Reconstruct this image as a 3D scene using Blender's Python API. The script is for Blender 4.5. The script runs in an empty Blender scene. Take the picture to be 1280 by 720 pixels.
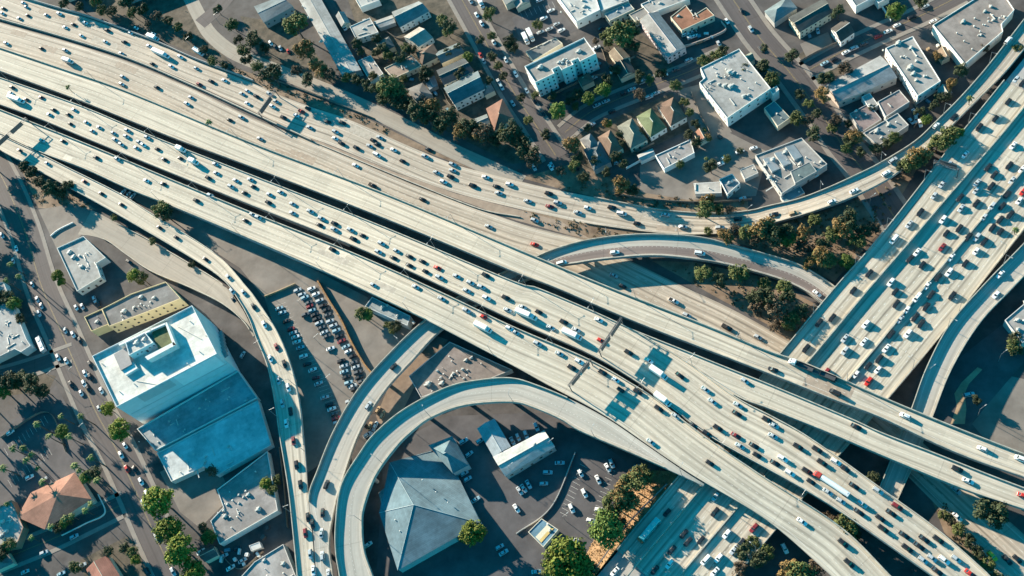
import bpy, bmesh, math, random, re
from mathutils import Vector, Matrix
random.seed(7)
R = math.radians
scn = bpy.context.scene
COL = scn.collection

# ------------------------------------------------------------------ camera
FPX, NX, NY, SC = 1300., 370., 690., .42
u_ = Vector((-NX, NY, FPX)).normalized()
X_ = (Vector((1, 0, 0)) - u_*u_.x).normalized()
Y_ = u_.cross(X_)
M3 = Matrix((X_, Y_, u_))                       # camera axes -> world axes
CAM = -(M3 @ Vector((0, 0, -1)))*FPX*SC
cd = bpy.data.cameras.new('camera'); cam = bpy.data.objects.new('camera', cd); COL.objects.link(cam)
cam.matrix_world = Matrix.Translation(CAM) @ M3.to_4x4()
cd.sensor_fit = 'HORIZONTAL'; cd.sensor_width = 36; cd.lens = 36*FPX/1280
cd.clip_start = 1; cd.clip_end = 6000
scn.camera = cam

# ------------------------------------------------------------------ light
SUN_EL, SHADOW_AZ = 16.5, -39.6
w = bpy.data.worlds.new('World'); scn.world = w; w.use_nodes = True
nt = w.node_tree; bg = nt.nodes['Background']
sky = nt.nodes.new('ShaderNodeTexSky'); sky.sky_type = 'NISHITA'; sky.sun_disc = False
sky.sun_elevation = R(SUN_EL); sky.sun_rotation = R(90-(SHADOW_AZ+180)); sky.ozone_density = 3; sky.dust_density = .4
tint = nt.nodes.new('ShaderNodeMix'); tint.data_type = 'RGBA'; tint.blend_type = 'MULTIPLY'
tint.inputs[0].default_value = 1; tint.inputs[7].default_value = (.05, .92, .95, 1)
nt.links.new(sky.outputs[0], tint.inputs[6]); nt.links.new(tint.outputs[2], bg.inputs[0])
bg.inputs[1].default_value = .084
sl = bpy.data.lights.new('sun', 'SUN'); sl.energy = 5; sl.angle = R(.5); sl.color = (1, .86, .68)
so = bpy.data.objects.new('sun', sl); COL.objects.link(so)
so.rotation_euler = (R(90-SUN_EL), 0, R(SHADOW_AZ-90))
vs = scn.view_settings; vs.view_transform = 'Standard'; vs.look = 'None'; vs.gamma = 1; vs.use_curve_mapping = False
vs.exposure = 1.72
scn.cycles.max_bounces = 4; scn.cycles.diffuse_bounces = 2

# ------------------------------------------------------------------ helpers
def P(x, y, z=0.):
    "photo pixel -> point of the place at height z"
    r = M3 @ Vector((x-640, -(y-360), -FPX)); t = (z-CAM.z)/r.z
    return CAM + r*t
def PX(p):
    c = M3.transposed() @ (Vector(p)-CAM)
    return 640+FPX*c.x/-c.z, 360-FPX*c.y/-c.z

MATS = {}
def mat(name, col, rough=.8, var=.12, scale=.35, metal=0., rnd=0., spec=.4, second=None):
    if name in MATS: return MATS[name]
    m = bpy.data.materials.new(name); m.use_nodes = True; t = m.node_tree; b = t.nodes['Principled BSDF']
    b.inputs['Roughness'].default_value = rough; b.inputs['Metallic'].default_value = metal
    b.inputs['Specular IOR Level'].default_value = spec
    N = t.nodes.new; L = t.links.new
    tc = N('ShaderNodeTexCoord'); n = N('ShaderNodeTexNoise'); n.inputs['Scale'].default_value = scale; n.inputs['Detail'].default_value = 6
    n.inputs['Roughness'].default_value = .65
    geo = N('ShaderNodeNewGeometry'); L(geo.outputs['Position'], n.inputs['Vector'])
    cr = N('ShaderNodeValToRGB'); c2 = second or col
    cr.color_ramp.elements[0].position = .28; cr.color_ramp.elements[1].position = .72
    cr.color_ramp.elements[0].color = tuple(max(0, v*(1-var)) for v in col)+(1,)
    cr.color_ramp.elements[1].color = tuple(min(1, v*(1+var)) for v in c2)+(1,)
    L(n.outputs[0], cr.inputs[0]); out = cr.outputs[0]
    if rnd:
        oi = N('ShaderNodeObjectInfo'); mr = N('ShaderNodeMapRange'); mr.inputs[3].default_value = 1-rnd; mr.inputs[4].default_value = 1+rnd
        L(oi.outputs['Random'], mr.inputs[0]); mx = N('ShaderNodeVectorMath'); mx.operation = 'SCALE'
        L(out, mx.inputs[0]); L(mr.outputs[0], mx.inputs[3]); out = mx.outputs[0]
    L(out, b.inputs['Base Color'])
    MATS[name] = m; return m

def road_mat(name, col, streak=.16, oil=.14, panel=.05, lane=3.65):
    m = bpy.data.materials.new(name); m.use_nodes = True; t = m.node_tree; b = t.nodes['Principled BSDF']
    b.inputs['Roughness'].default_value = .85; b.inputs['Specular IOR Level'].default_value = .25
    N = t.nodes.new; L = t.links.new
    uv = N('ShaderNodeUVMap'); sp = N('ShaderNodeSeparateXYZ'); L(uv.outputs[0], sp.inputs[0])
    def math_(op, a, bb=None):
        k = N('ShaderNodeMath'); k.operation = op
        for i, v in enumerate((a, bb)):
            if v is None: continue
            if isinstance(v, (int, float)): k.inputs[i].default_value = v
            else: L(v, k.inputs[i])
        return k.outputs[0]
    U, V = sp.outputs[0], sp.outputs[1]
    def noise(su, sv, det=4, sc=1.):
        c = N('ShaderNodeCombineXYZ'); L(math_('MULTIPLY', U, su), c.inputs[0]); L(math_('MULTIPLY', V, sv), c.inputs[1])
        n = N('ShaderNodeTexNoise'); n.inputs['Scale'].default_value = sc; n.inputs['Detail'].default_value = det; n.inputs['Roughness'].default_value = .6
        L(c.outputs[0], n.inputs['Vector']); return n.outputs[0]
    def mrange(x, lo, hi, a, bb):
        k = N('ShaderNodeMapRange'); L(x, k.inputs[0]); k.inputs[1].default_value = lo; k.inputs[2].default_value = hi
        k.inputs[3].default_value = a; k.inputs[4].default_value = bb; return k.outputs[0]
    s1 = mrange(noise(.012, .9), .3, .7, 1-streak, 1+streak*.6)
    s2 = mrange(noise(.05, .06, 5), .3, .7, .93, 1.06)
    s3 = mrange(noise(.5, .8, 5), .3, .7, .95, 1.04)
    fr = math_('FRACT', math_('DIVIDE', V, lane))
    d = math_('ABSOLUTE', math_('SUBTRACT', fr, .5))             # 0 in the lane's centre
    oilm = mrange(d, .04, .22, 1., 0.)
    pat = mrange(noise(.02, .2, 3), .42, .6, .35, 1.)
    s4 = math_('SUBTRACT', 1., math_('MULTIPLY', math_('MULTIPLY', oilm, pat), oil))
    wn = N('ShaderNodeTexWhiteNoise'); wn.noise_dimensions = '2D'
    c = N('ShaderNodeCombineXYZ'); L(math_('FLOOR', math_('DIVIDE', U, 13.)), c.inputs[0]); L(math_('FLOOR', math_('DIVIDE', V, lane)), c.inputs[1])
    L(c.outputs[0], wn.inputs['Vector']); s5 = mrange(wn.outputs[0], 0, 1, 1-panel, 1+panel)
    jt = mrange(math_('FRACT', math_('DIVIDE', U, 38.)), 0, .014, .72, 1.)  # expansion joints
    f = math_('MULTIPLY', math_('MULTIPLY', math_('MULTIPLY', s1, s2), math_('MULTIPLY', s3, s4)), math_('MULTIPLY', s5, jt))
    mx = N('ShaderNodeVectorMath'); mx.operation = 'SCALE'; mx.inputs[0].default_value = col; L(f, mx.inputs[3])
    L(mx.outputs[0], b.inputs['Base Color']); MATS[name] = m; return m

class MB:
    "collects faces for one mesh"
    def __init__(s): s.v = []; s.f = []; s.uv = {}; s.mi = []
    def face(s, pts, uv=None, mi=0):
        n = len(s.v); s.v += [tuple(p) for p in pts]; s.f.append(tuple(range(n, n+len(pts)))); s.mi.append(mi)
        if uv: s.uv[len(s.f)-1] = uv
    def prism(s, poly, z0, z1, mi=0, cap0=True):
        n = len(poly)
        lo = [Vector((p[0], p[1], z0 if not isinstance(z0, list) else z0[i])) for i, p in enumerate(poly)]
        hi = [Vector((p[0], p[1], z1 if not isinstance(z1, list) else z1[i])) for i, p in enumerate(poly)]
        s.face(hi, mi=mi)
        if cap0: s.face(lo[::-1], mi=mi)
        for i in range(n):
            j = (i+1) % n; s.face([lo[i], lo[j], hi[j], hi[i]], mi=mi)
    def box(s, c, d, mi=0, rz=0., ax=None):
        "ax: optional 3 axis vectors"
        A = ax or (Vector((math.cos(rz), math.sin(rz), 0)), Vector((-math.sin(rz), math.cos(rz), 0)), Vector((0, 0, 1)))
        c = Vector(c); q = [[[c+A[0]*(d[0]/2*i)+A[1]*(d[1]/2*j)+A[2]*(d[2]/2*k) for k in (-1, 1)] for j in (-1, 1)] for i in (-1, 1)]
        for f in ([q[0][0][1], q[1][0][1], q[1][1][1], q[0][1][1]], [q[0][0][0], q[0][1][0], q[1][1][0], q[1][0][0]],
                  [q[0][0][0], q[1][0][0], q[1][0][1], q[0][0][1]], [q[0][1][0], q[0][1][1], q[1][1][1], q[1][1][0]],
                  [q[0][0][0], q[0][0][1], q[0][1][1], q[0][1][0]], [q[1][0][0], q[1][1][0], q[1][1][1], q[1][0][1]]):
            s.face(f, mi=mi)
    def tube(s, a, b, r0, r1=None, n=6, mi=0):
        a, b = Vector(a), Vector(b); r1 = r0 if r1 is None else r1
        d = (b-a).normalized(); q = d.orthogonal().normalized(); t = d.cross(q)
        ra = [a+(q*math.cos(2*math.pi*i/n)+t*math.sin(2*math.pi*i/n))*r0 for i in range(n)]
        rb = [b+(q*math.cos(2*math.pi*i/n)+t*math.sin(2*math.pi*i/n))*r1 for i in range(n)]
        for i in range(n):
            j = (i+1) % n; s.face([ra[i], ra[j], rb[j], rb[i]], mi=mi)
        s.face(ra[::-1], mi=mi); s.face(rb, mi=mi)
    def mesh(s, name, mats):
        me = bpy.data.meshes.new(name); me.from_pydata(s.v, [], s.f)
        for m in (mats if isinstance(mats, (list, tuple)) else [mats]): me.materials.append(m)
        if any(s.mi): me.polygons.foreach_set('material_index', s.mi)
        if s.uv:
            ul = me.uv_layers.new(name='UVMap')
            for fi, uvs in s.uv.items():
                for li, uvv in zip(me.polygons[fi].loop_indices, uvs): ul.data[li].uv = uvv
        me.update(); return me
    def build(s, name, mats, parent=None):
        return put(name, s.mesh(name, mats), parent)

def put(name, me, parent=None):
    o = bpy.data.objects.new(name, me); COL.objects.link(o)
    if parent: o.parent = parent
    return o
def tag(o, label=None, cat=None, group=None, kind=None):
    if label: o['label'] = label
    if cat: o['category'] = cat
    if group: o['group'] = group
    if kind: o['kind'] = kind
    return o
def empty(name, loc, rz=0.):
    o = bpy.data.objects.new(name, None); COL.objects.link(o); o.location = loc; o.rotation_euler.z = rz; o.empty_display_size = .5; return o

def catmull(pts, n):
    "dense points along a smooth line, evenly spaced"
    q = [pts[0]+(pts[0]-pts[1])]+pts+[pts[-1]+(pts[-1]-pts[-2])]; out = []
    for i in range(1, len(q)-2):
        a, b, c, d = q[i-1:i+3]
        for k in range(16):
            t = k/16
            out.append(.5*((2*b)+(c-a)*t+(2*a-5*b+4*c-d)*t*t+(3*b-a-3*c+d)*t**3))
    out.append(pts[-1])
    return resample(out, n)
def resample(out, n):
    L = [0.]
    for a, b in zip(out, out[1:]): L.append(L[-1]+(b-a).length)
    res = []; j = 0
    for i in range(n):
        s = L[-1]*i/(n-1)
        while j < len(L)-2 and L[j+1] < s: j += 1
        f = (s-L[j])/max(1e-9, L[j+1]-L[j]); res.append(out[j].lerp(out[j+1], min(1, max(0, f))))
    return res
def interp(tab, t):
    if t <= tab[0][0]: return tab[0][1]
    for (a, za), (b, zb) in zip(tab, tab[1:]):
        if t <= b:
            f = (t-a)/(b-a); f = f*f*(3-2*f); return za+(zb-za)*f
    return tab[-1][1]
def V2(l): return [Vector((x, y, 0)) for x, y in l]

# ------------------------------------------------------------------ materials
CONC = road_mat('pale_concrete_roadway', (.50, .44, .35), streak=.30, oil=.36, panel=.07)
CONC2 = road_mat('brown_concrete_roadway', (.44, .375, .30), streak=.32, oil=.48, panel=.07)
CONC3 = road_mat('ramp_concrete', (.42, .385, .33), streak=.14, oil=.22)
ASPH = road_mat('street_asphalt', (.098, .085, .083), streak=.2, oil=.10, panel=.06)
ONRAMP = road_mat('worn_ramp_surface', (.30, .265, .22), streak=.14, oil=.1)
PARA = mat('parapet_concrete', (.38, .35, .29), .85, .32, .35)
SIDEC = mat('deck_side_concrete', (.34, .33, .31), .9, .12, .2)
PAINT = mat('white_road_paint', (.62, .59, .53), .7, .2, .5)
YPAINT = mat('yellow_road_paint', (.34, .25, .09), .7, .2, .5)
DIRT = mat('dry_dirt', (.155, .10, .065), .95, .45, .12, second=(.20, .145, .10))
STRAW = mat('dry_grass', (.27, .165, .085), .95, .3, .25)
STEEL = mat('galvanised_steel', (.28, .29, .30), .5, .1, 1, metal=.5)
DARK = mat('dark_metal', (.06, .065, .07), .5, .1, 1)

# ------------------------------------------------------------------ ground
def sheet(name, pxs, z, m, kind='structure', label=None):
    b = MB(); b.face([P(x, y, 0)+Vector((0, 0, z)) for x, y in pxs]); o = b.build(name, m)
    me = o.data
    # consistent upward normal
    if me.polygons[0].normal.z < 0: me.flip_normals()
    return tag(o, label, kind=kind)
gb = MB(); S = 2600
gb.face([(-S, -S, 0), (S, -S, 0), (S, S, 0), (-S, S, 0)])
gb.build('ground', mat('city_ground', (.052, .047, .046), .92, .45, .06, second=(.082, .074, .071)))['kind'] = 'structure'
LOT = mat('parking_asphalt', (.068, .064, .068), .9, .25, .09, second=(.088, .082, .084))
LOTL = mat('pale_lot_concrete', (.155, .135, .117), .9, .25, .07, second=(.19, .166, .143))
WALK = mat('sidewalk_concrete', (.22, .195, .17), .9, .14, .3)
GREENG = mat('yard_ground', (.05, .05, .035), .95, .5, .2, second=(.095, .075, .055))
for yi, pl_ in enumerate(([(432, -10), (560, -10), (640, 118), (690, 200), (640, 205), (560, 165), (470, 110)], [(700, 118), (760, 96), (800, 104), (740, 132)], [(750, 60), (800, 40), (850, 90), (800, 108), (770, 108)], [(712, 172), (840, 116), (866, 160), (770, 205), (730, 225)], [(90, -20), (240, -20), (262, 50), (300, 90), (200, 50), (120, 18)], [(1010, 110), (1060, 90), (1010, 60), (985, 78)], [(300, 20), (360, 30), (425, 100), (400, 110), (330, 78)], [(100, 700), (160, 670), (215, 740), (110, 740)], [(0, 455), (70, 470), (60, 490), (0, 495)])):
    sheet('yard', pl_, .004+yi*.001, GREENG)
sheet('parking_lot', [(318, 335), (440, 362), (505, 405), (560, 425), (480, 475), (428, 560), (372, 600), (350, 430)], .02, LOTL)
sheet('paved_yard', [(150, 238), (230, 255), (330, 305), (460, 372), (450, 400), (330, 372), (300, 335), (230, 290)], .018, LOTL)
sheet('parking_lot', [(470, 730), (480, 560), (560, 520), (700, 515), (800, 590), (760, 690), (700, 735)], .02, LOT)
sheet('parking_lot', [(640, 22), (690, 0), (722, 38), (655, 66)], .02, LOT)
sheet('parking_lot', [(800, 205), (868, 190), (900, 160), (960, 190), (945, 245), (860, 250), (800, 240)], .02, LOTL)
sheet('driveway', [(848, 112), (876, 105), (915, 165), (880, 180), (862, 160)], .024, LOTL)
sheet('parking_lot', [(1000, 55), (1035, 40), (1050, 75), (1012, 80)], .02, LOTL)
sheet('parking_lot', [(1215, 530), (1262, 470), (1310, 480), (1310, 600), (1240, 560)], .02, LOTL)
sheet('parking_lot', [(0, 540), (70, 480), (125, 590), (60, 620), (0, 650)], .02, LOT)
sheet('forecourt', [(200, 590), (262, 560), (290, 620), (250, 660), (225, 640)], .02, LOTL)
sheet('plaza', [(48, 262), (90, 255), (130, 268), (95, 300), (75, 320)], .02, LOTL)
sheet('dirt_slope', [(885, 296), (960, 283), (1060, 255), (1150, 205), (1100, 290), (1043, 352), (990, 328), (930, 306)], .02, DIRT)
sheet('dirt_slope', [(815, 326), (870, 328), (960, 348), (1034, 388), (985, 432), (960, 406), (900, 374)], .03, DIRT)
sheet('dirt_strip', [(285, 82), (330, 97), (400, 124), (450, 144), (520, 178), (600, 216), (580, 208), (510, 182), (430, 147), (352, 120), (300, 98)], .02, DIRT)
sheet('dirt_strip', [(640, 262), (690, 266), (762, 286), (860, 296), (760, 302), (740, 302), (690, 288)], .02, DIRT)
sheet('dirt_verge', [(650, 222), (715, 205), (800, 235), (935, 252), (935, 266), (830, 264), (760, 250), (700, 236)], .015, DIRT)
sheet('dirt_strip', [(1165, 625), (1182, 628), (1200, 655), (1262, 735), (1240, 735), (1180, 665)], .02, DIRT)
sheet('dirt_verge', [(25, 208), (80, 235), (120, 262), (95, 262), (48, 260)], .015, DIRT)
sheet('planted_island', [(1193, 492), (1202, 478), (1222, 459), (1228, 462), (1211, 480), (1206, 492), (1208, 512), (1206, 530), (1188, 530), (1196, 508)], .05, mat('island_soil', (.34, .24, .15), .95, .3, .2))
sheet('service_road', [(1170, 470), (1260, 400), (1300, 430), (1265, 470), (1215, 528), (1160, 540)], .03, LOT)
sheet('garden_bed', [(505, 440), (540, 435), (560, 425), (520, 480), (500, 520), (480, 545), (470, 520)], .028, mat('orange_dirt', (.21, .155, .115), .95, .3, .2))

# ------------------------------------------------------------------ roads
ROADS = {}
class Road: pass
def make_line(Lp, Rp, z, bank=0., n=140, ext=(1, 1), side_z=None):
    "paired left/right edges of a road in the place"
    Lp, Rp = V2(Lp), V2(Rp)
    def extd(p):
        p = list(p)
        if ext[0]: p = [p[0]+(p[0]-p[1]).normalized()*70]+p
        if ext[1]: p = p+[p[-1]+(p[-1]-p[-2]).normalized()*70]
        return p
    l, r = catmull(extd(Lp), n*2), catmull(extd(Rp), n*2)
    m = len(l)
    l = [P(p.x, p.y, interp(z, i/(m-1))+bank) for i, p in enumerate(l)]
    r = [P(p.x, p.y, interp(z, i/(m-1))-bank) for i, p in enumerate(r)]
    mids = [(a+b)/2 for a, b in zip(l, r)]; mids = resample(mids, n)
    def cut(mid, nrm, line):
        best = None
        for a, b in zip(line, line[1:]):
            d = b-a; den = d.x*nrm.y-d.y*nrm.x
            if abs(den) < 1e-9: continue
            e = mid-a; t = (e.x*nrm.y-e.y*nrm.x)/den
            if -1e-6 <= t <= 1+1e-6:
                q = a.lerp(b, t); k = (q.xy-mid.xy).length
                if best is None or k < best[0]: best = (k, q)
        return best
    L2, R2 = [], []
    for i, mid in enumerate(mids):
        tan = mids[min(n-1, i+2)]-mids[max(0, i-2)]; nrm = Vector((-tan.y, tan.x, 0)).normalized()
        a, b = cut(mid, nrm, l), cut(mid, nrm, r)
        i2 = int(i*(m-1)/(n-1))
        L2.append(a[1] if a and a[0] < 45 else None); R2.append(b[1] if b and b[0] < 45 else None)
    keep = [i for i in range(n) if L2[i] is not None and R2[i] is not None]
    rd = Road(); rd.L = [L2[i] for i in keep]; rd.R = [R2[i] for i in keep]
    rd.C = [(a+b)/2 for a, b in zip(rd.L, rd.R)]; rd.n = len(keep)
    rd.s = [0.]
    for a, b in zip(rd.C, rd.C[1:]): rd.s.append(rd.s[-1]+(b-a).length)
    return rd
def edge_wall(mb, line, side, h, th, i0, i1, z0=0., inset=0.):
    "a wall of height h along line between stations; side: unit towards the road per station"
    pr = None
    for i in range(i0, i1+1):
        s = side[i]; a = line[i]+s*inset; b = line[i]+s*(inset+th)
        cur = [a+Vector((0, 0, z0)), b+Vector((0, 0, z0)), b+Vector((0, 0, h)), a+Vector((0, 0, h))]
        if pr:
            for k in range(4): mb.face([pr[k], pr[(k+1) % 4], cur[(k+1) % 4], cur[k]])
        else: mb.face(cur)
        pr = cur
    if pr: mb.face(pr[::-1])
def road(key, name, label, Lp, Rp, z, m, deck=0., pl=None, pr=None, bank=0., lanes=0, sh=(2.4, 2.4), piers=None, n=140, ext=(1, 1), dirn=1, lines=True, lift=0.):
    rd = make_line(Lp, Rp, z, bank, n, ext); rd.dirn = dirn; rd.key = key; ROADS[key] = rd
    rd.lanes = lanes; rd.sh = sh
    N = rd.n; side = []
    for i in range(N):
        d = (rd.R[i]-rd.L[i]); d.z = 0
        if d.length < .05: d = rd.R[max(0, i-8)]-rd.L[max(0, i-8)]; d.z = 0
        side.append(d.normalized())
    rd.side = side
    up = Vector((0, 0, lift))
    top = MB(); K = 4
    for i in range(N-1):
        for k in range(K):
            f0, f1 = k/K, (k+1)/K
            pts = [rd.L[i].lerp(rd.R[i], f0), rd.L[i].lerp(rd.R[i], f1), rd.L[i+1].lerp(rd.R[i+1], f1), rd.L[i+1].lerp(rd.R[i+1], f0)]
            w0, w1 = (rd.R[i]-rd.L[i]).length, (rd.R[i+1]-rd.L[i+1]).length
            uv = [(rd.s[i], w0*f0-sh[0]), (rd.s[i], w0*f1-sh[0]), (rd.s[i+1], w1*f1-sh[0]), (rd.s[i+1], w1*f0-sh[0])]
            pts = [p+up for p in pts]
            top.face(pts[::-1], uv[::-1]) if (pts[1]-pts[0]).cross(pts[3]-pts[0]).z < 0 else top.face(pts, uv)
    o = top.build(name, m); tag(o, label, kind='structure')
    if deck:
        b = MB(); dn = Vector((0, 0, -deck)); ep = Vector((0, 0, -.01))
        for i in range(N-1):
            l0, l1, r0, r1 = rd.L[i], rd.L[i+1], rd.R[i], rd.R[i+1]
            b.face([l0+ep, l1+ep, l1+dn, l0+dn]); b.face([r0+ep, r0+dn, r1+dn, r1+ep]); b.face([l0+dn, l1+dn, r1+dn, r0+dn])
        for i in (0, N-1): b.face([rd.L[i]+ep, rd.L[i]+dn, rd.R[i]+dn, rd.R[i]+ep])
        b.build('deck_slab', SIDEC, o)
    for pp, line, sg in ((pl, rd.L, 1), (pr, rd.R, -1)):
        if pp:
            h, t0, t1 = pp
            b = MB(); edge_wall(b, line, [s*sg for s in side], h, .4, int(t0*(N-1)), int(t1*(N-1)), -.02)
            b.build('parapet', PARA, o)
    if lanes and lines:
        b = MB(); lw = .07
        wmid = [(rd.R[i]-rd.L[i]).length for i in range(N)]
        for k in range(lanes+1):
            solid = k in (0, lanes)
            i = 0
            for i in range(N-1):
                if wmid[i] < 4 or wmid[i+1] < 4: continue
                def at(j, off):
                    wd = wmid[j]-sh[0]-sh[1]; v = sh[0]+wd*k/lanes+off
                    return rd.L[j].lerp(rd.R[j], v/wmid[j])+Vector((0, 0, .012+lift))
                seg = rd.s[i+1]-rd.s[i]
                if solid:
                    b.face([at(i, -lw), at(i, lw), at(i+1, lw), at(i+1, -lw)])
                else:
                    nd = max(1, round(seg/12.)); 
                    a0, a1, c1, c0 = at(i, -lw), at(i, lw), at(i+1, lw), at(i+1, -lw)
                    for q in range(nd):
                        f0 = q/nd; f1 = f0+.32/nd
                        b.face([a0.lerp(c0, f0), a1.lerp(c1, f0), a1.lerp(c1, f1), a0.lerp(c0, f1)])
        if b.f: b.build('lane_markings', PAINT, o)
    if piers:
        for t in piers:
            i = int(t*(N-1)); c = rd.C[i]; wd = (rd.R[i]-rd.L[i]).length
            if c.z < 3.5: continue
            cols = [0.] if wd < 14 else [-wd*.28, wd*.28]
            b = MB(); ang = math.atan2(side[i].y, side[i].x)
            b.box((c.x, c.y, c.z-deck-.75), (wd*.86, 1.6, 1.5), rz=ang)
            for off in cols:
                q = c+side[i]*off; b.tube((q.x, q.y, -.2), (q.x, q.y, c.z-deck-1.45), 1.0, 1.0, 10)
            b.build('pier', SIDEC, o)
    rd.obj = o
    return rd

def lin(tab): return tab
# the two low roadways of the freeway
R1L = [(28, -4), (62, 9), (105, 21), (150, 37), (200, 56), (240, 74), (282, 90), (320, 105), (352, 120), (390, 134), (430, 147), (470, 164), (510, 182), (570, 206), (640, 224), (690, 236), (740, 246), (780, 254), (830, 263), (890, 267), (935, 264), (960, 258), (998, 249), (1035, 235), (1072, 218), (1100, 204), (1142, 178), (1167, 155), (1200, 122), (1235, 82), (1280, 24)]
R1R = [(0, 21), (40, 33), (100, 51), (160, 71), (240, 104), (320, 141), (375, 167), (420, 184), (495, 215), (570, 241), (640, 259), (690, 270), (730, 279), (762, 284), (815, 291), (865, 294), (930, 290), (960, 281), (1010, 267), (1060, 249), (1100, 230), (1125, 214), (1170, 178), (1197, 150), (1222, 125), (1255, 92), (1280, 62)]
road('R1', 'freeway', 'topmost busy freeway roadway that rises into a ramp at right', R1L, R1R,
     [(0, .06), (.64, .06), (.77, 5.6), (.86, 6), (1, 5.4)], CONC2, deck=1.2, pl=(1.1, .66, 1), pr=(.8, .66, 1), lanes=3, piers=(.74, .77, .79, .82, .85, .88, .91, .94, .97), n=200, sh=(1.5, 1.5))
R2U = [(0, 28), (80, 51), (160, 77), (240, 111), (320, 149), (402, 182), (520, 232), (640, 276), (690, 290), (740, 303), (800, 332), (860, 361), (910, 384), (960, 411), (1030, 452), (1100, 507), (1180, 577), (1280, 668)]
R2D = [(0, 66), (160, 121), (320, 186), (480, 250), (640, 318), (760, 366), (880, 418), (960, 456), (1040, 512), (1110, 572), (1190, 652), (1250, 722)]
road('R2', 'freeway', 'second low freeway roadway from the top', R2U, R2D, [(0, .05), (1, .05)], CONC2, lanes=4, n=160, sh=(2, 2))
# the high decks
R3U = [(0, 60), (80, 87), (160, 115), (320, 181), (480, 242), (640, 309), (760, 359), (880, 406), (960, 439), (1010, 456), (1110, 500), (1200, 537), (1280, 568)]
R3D = [(0, 89), (100, 126), (215, 172), (320, 211), (480, 273), (640, 339), (697, 361), (800, 405), (960, 467), (1010, 487), (1042, 500), (1100, 522), (1167, 554), (1217, 575), (1280, 597)]
Z3 = [(0, 4.5), (.28, 6.5), (.5, 12), (.75, 13), (1, 12)]
PIERS = [i/22 for i in range(3, 22)]
road('R3', 'elevated_freeway', 'nearly empty pale elevated deck crossing the whole picture', R3U, R3D, Z3, CONC, deck=1.3, pl=(1.5, 0, 1), pr=(1., 0, 1), lanes=2, piers=PIERS, n=180, dirn=-1)
R4U = [(0, 97), (100, 132), (200, 174), (320, 221), (480, 284), (640, 351), (677, 362), (780, 407), (865, 441), (960, 480), (1060, 522), (1102, 541), (1167, 566), (1235, 593), (1280, 610)]
R3bD = [(860, 467), (917, 494), (960, 512), (1035, 541), (1115, 575), (1205, 612), (1280, 637)]
R3bU = [(860, 439), (917, 462), (960, 480), (1060, 522), (1102, 541), (1167, 566), (1235, 593), (1280, 610)]
Z4 = [(0, 5.5), (.28, 7.5), (.5, 12.5), (.75, 13), (1, 10.5)]
R4Um = [(0, 97), (100, 132), (200, 174), (320, 221), (480, 284), (640, 351), (677, 362), (780, 407), (850, 447), (917, 495), (960, 518), (1002, 541), (1055, 577), (1110, 617), (1172, 662), (1230, 713), (1245, 728)]
R4D = [(0, 131), (50, 149), (117, 177), (225, 221), (320, 259), (445, 309), (552, 358), (640, 400), (735, 442), (790, 474), (817, 493), (848, 517), (884, 544), (920, 565), (960, 587), (1020, 621), (1075, 657), (1165, 720)]
road('R4', 'elevated_freeway', 'jammed elevated deck full of cars', R4Um, R4D, Z4, CONC, deck=1.3, pl=(1., 0, 1), pr=(1., 0, 1), lanes=5, sh=(1.2, 1.2), piers=PIERS, n=190)
R3bUs = [(779, 407.6), (865, 442), (917, 463), (960, 480), (1060, 522), (1102, 541), (1167, 566), (1235, 593), (1280, 610)]
R3bDs = [(780, 409), (850, 448.5), (917, 494), (960, 511), (1035, 541), (1115, 575), (1205, 612), (1280, 637)]
road('R3b', 'elevated_freeway', 'branch deck leaving the jammed deck towards lower right', R3bUs, R3bDs, [(0, 12.9), (.4, 13), (1, 12)], CONC, deck=1.3, pl=(1., 0, 1), pr=(1., .3, 1), lanes=2, sh=(1.5, 1.5), piers=(.5, .62, .72, .82, .92), n=90, ext=(0, 1), dirn=1, lift=.02)
R5U = [(0, 137), (50, 157), (130, 189), (225, 229), (320, 268), (445, 318), (552, 366), (640, 408), (735, 449), (790, 480), (817, 497), (848, 521), (884, 548), (942, 588), (960, 600), (1052, 660), (1115, 722)]
R5D = [(0, 167), (49, 190), (105, 211), (160, 236), (220, 260), (320, 302), (395, 335), (447, 359), (527, 397), (570, 419), (640, 456), (685, 481), (760, 522), (855, 587), (960, 651), (1042, 722)]
road('R5', 'elevated_freeway', 'lower elevated deck next to the jammed deck', R5U, R5D, Z4, CONC, deck=1.3, pl=(1.35, 0, 1), pr=(1., .085, .62), lanes=4, sh=(1.8, 1.8), piers=PIERS, n=190)
Z7 = [(0, 5.3), (.25, 5.4), (.38, 5.6), (.52, 7.2), (.64, 8.6), (.8, 9), (1, 9)]
R7U = [(0, 168.5), (49, 191.5), (82, 208), (150, 242), (185, 264), (252, 305), (282, 328), (308, 358), (320, 373), (347, 415), (365, 460), (375, 505), (379, 545), (382, 577), (385, 622), (390, 665), (394, 722)]
R7D = [(0, 188), (60, 220), (80, 231), (150, 270), (240, 323), (280, 351), (300, 378), (312, 400), (320, 422), (335, 460), (345, 510), (349, 540), (360, 607), (366, 660), (372, 722)]
road('R7', 'exit_ramp', 'exit ramp curving down from the decks at left', R7U, R7D, Z7, CONC, deck=1.2, pl=(1., .1, .82), pr=(1., 0, 1), lanes=2, sh=(1., 1.), piers=(.3, .37, .44, .51, .58, .65, .72, .79, .86), n=150)
R12U = [(100, 258), (122, 266), (150, 281), (185, 299), (240, 331), (278, 355), (299, 380), (311, 402), (319, 423)]
R12D = [(97, 293), (115, 295), (135, 302), (160, 320), (190, 340), (240, 361), (278, 380), (305, 403), (319, 426)]
road('R12', 'entry_ramp', 'pale entry ramp climbing from the street at left', R12U, R12D, [(0, .05), (.2, .3), (1, 5.55)], ONRAMP, deck=1., pl=(.9, .15, .75), pr=(.9, .15, .97), piers=None, n=70, ext=(0, 0))
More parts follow.
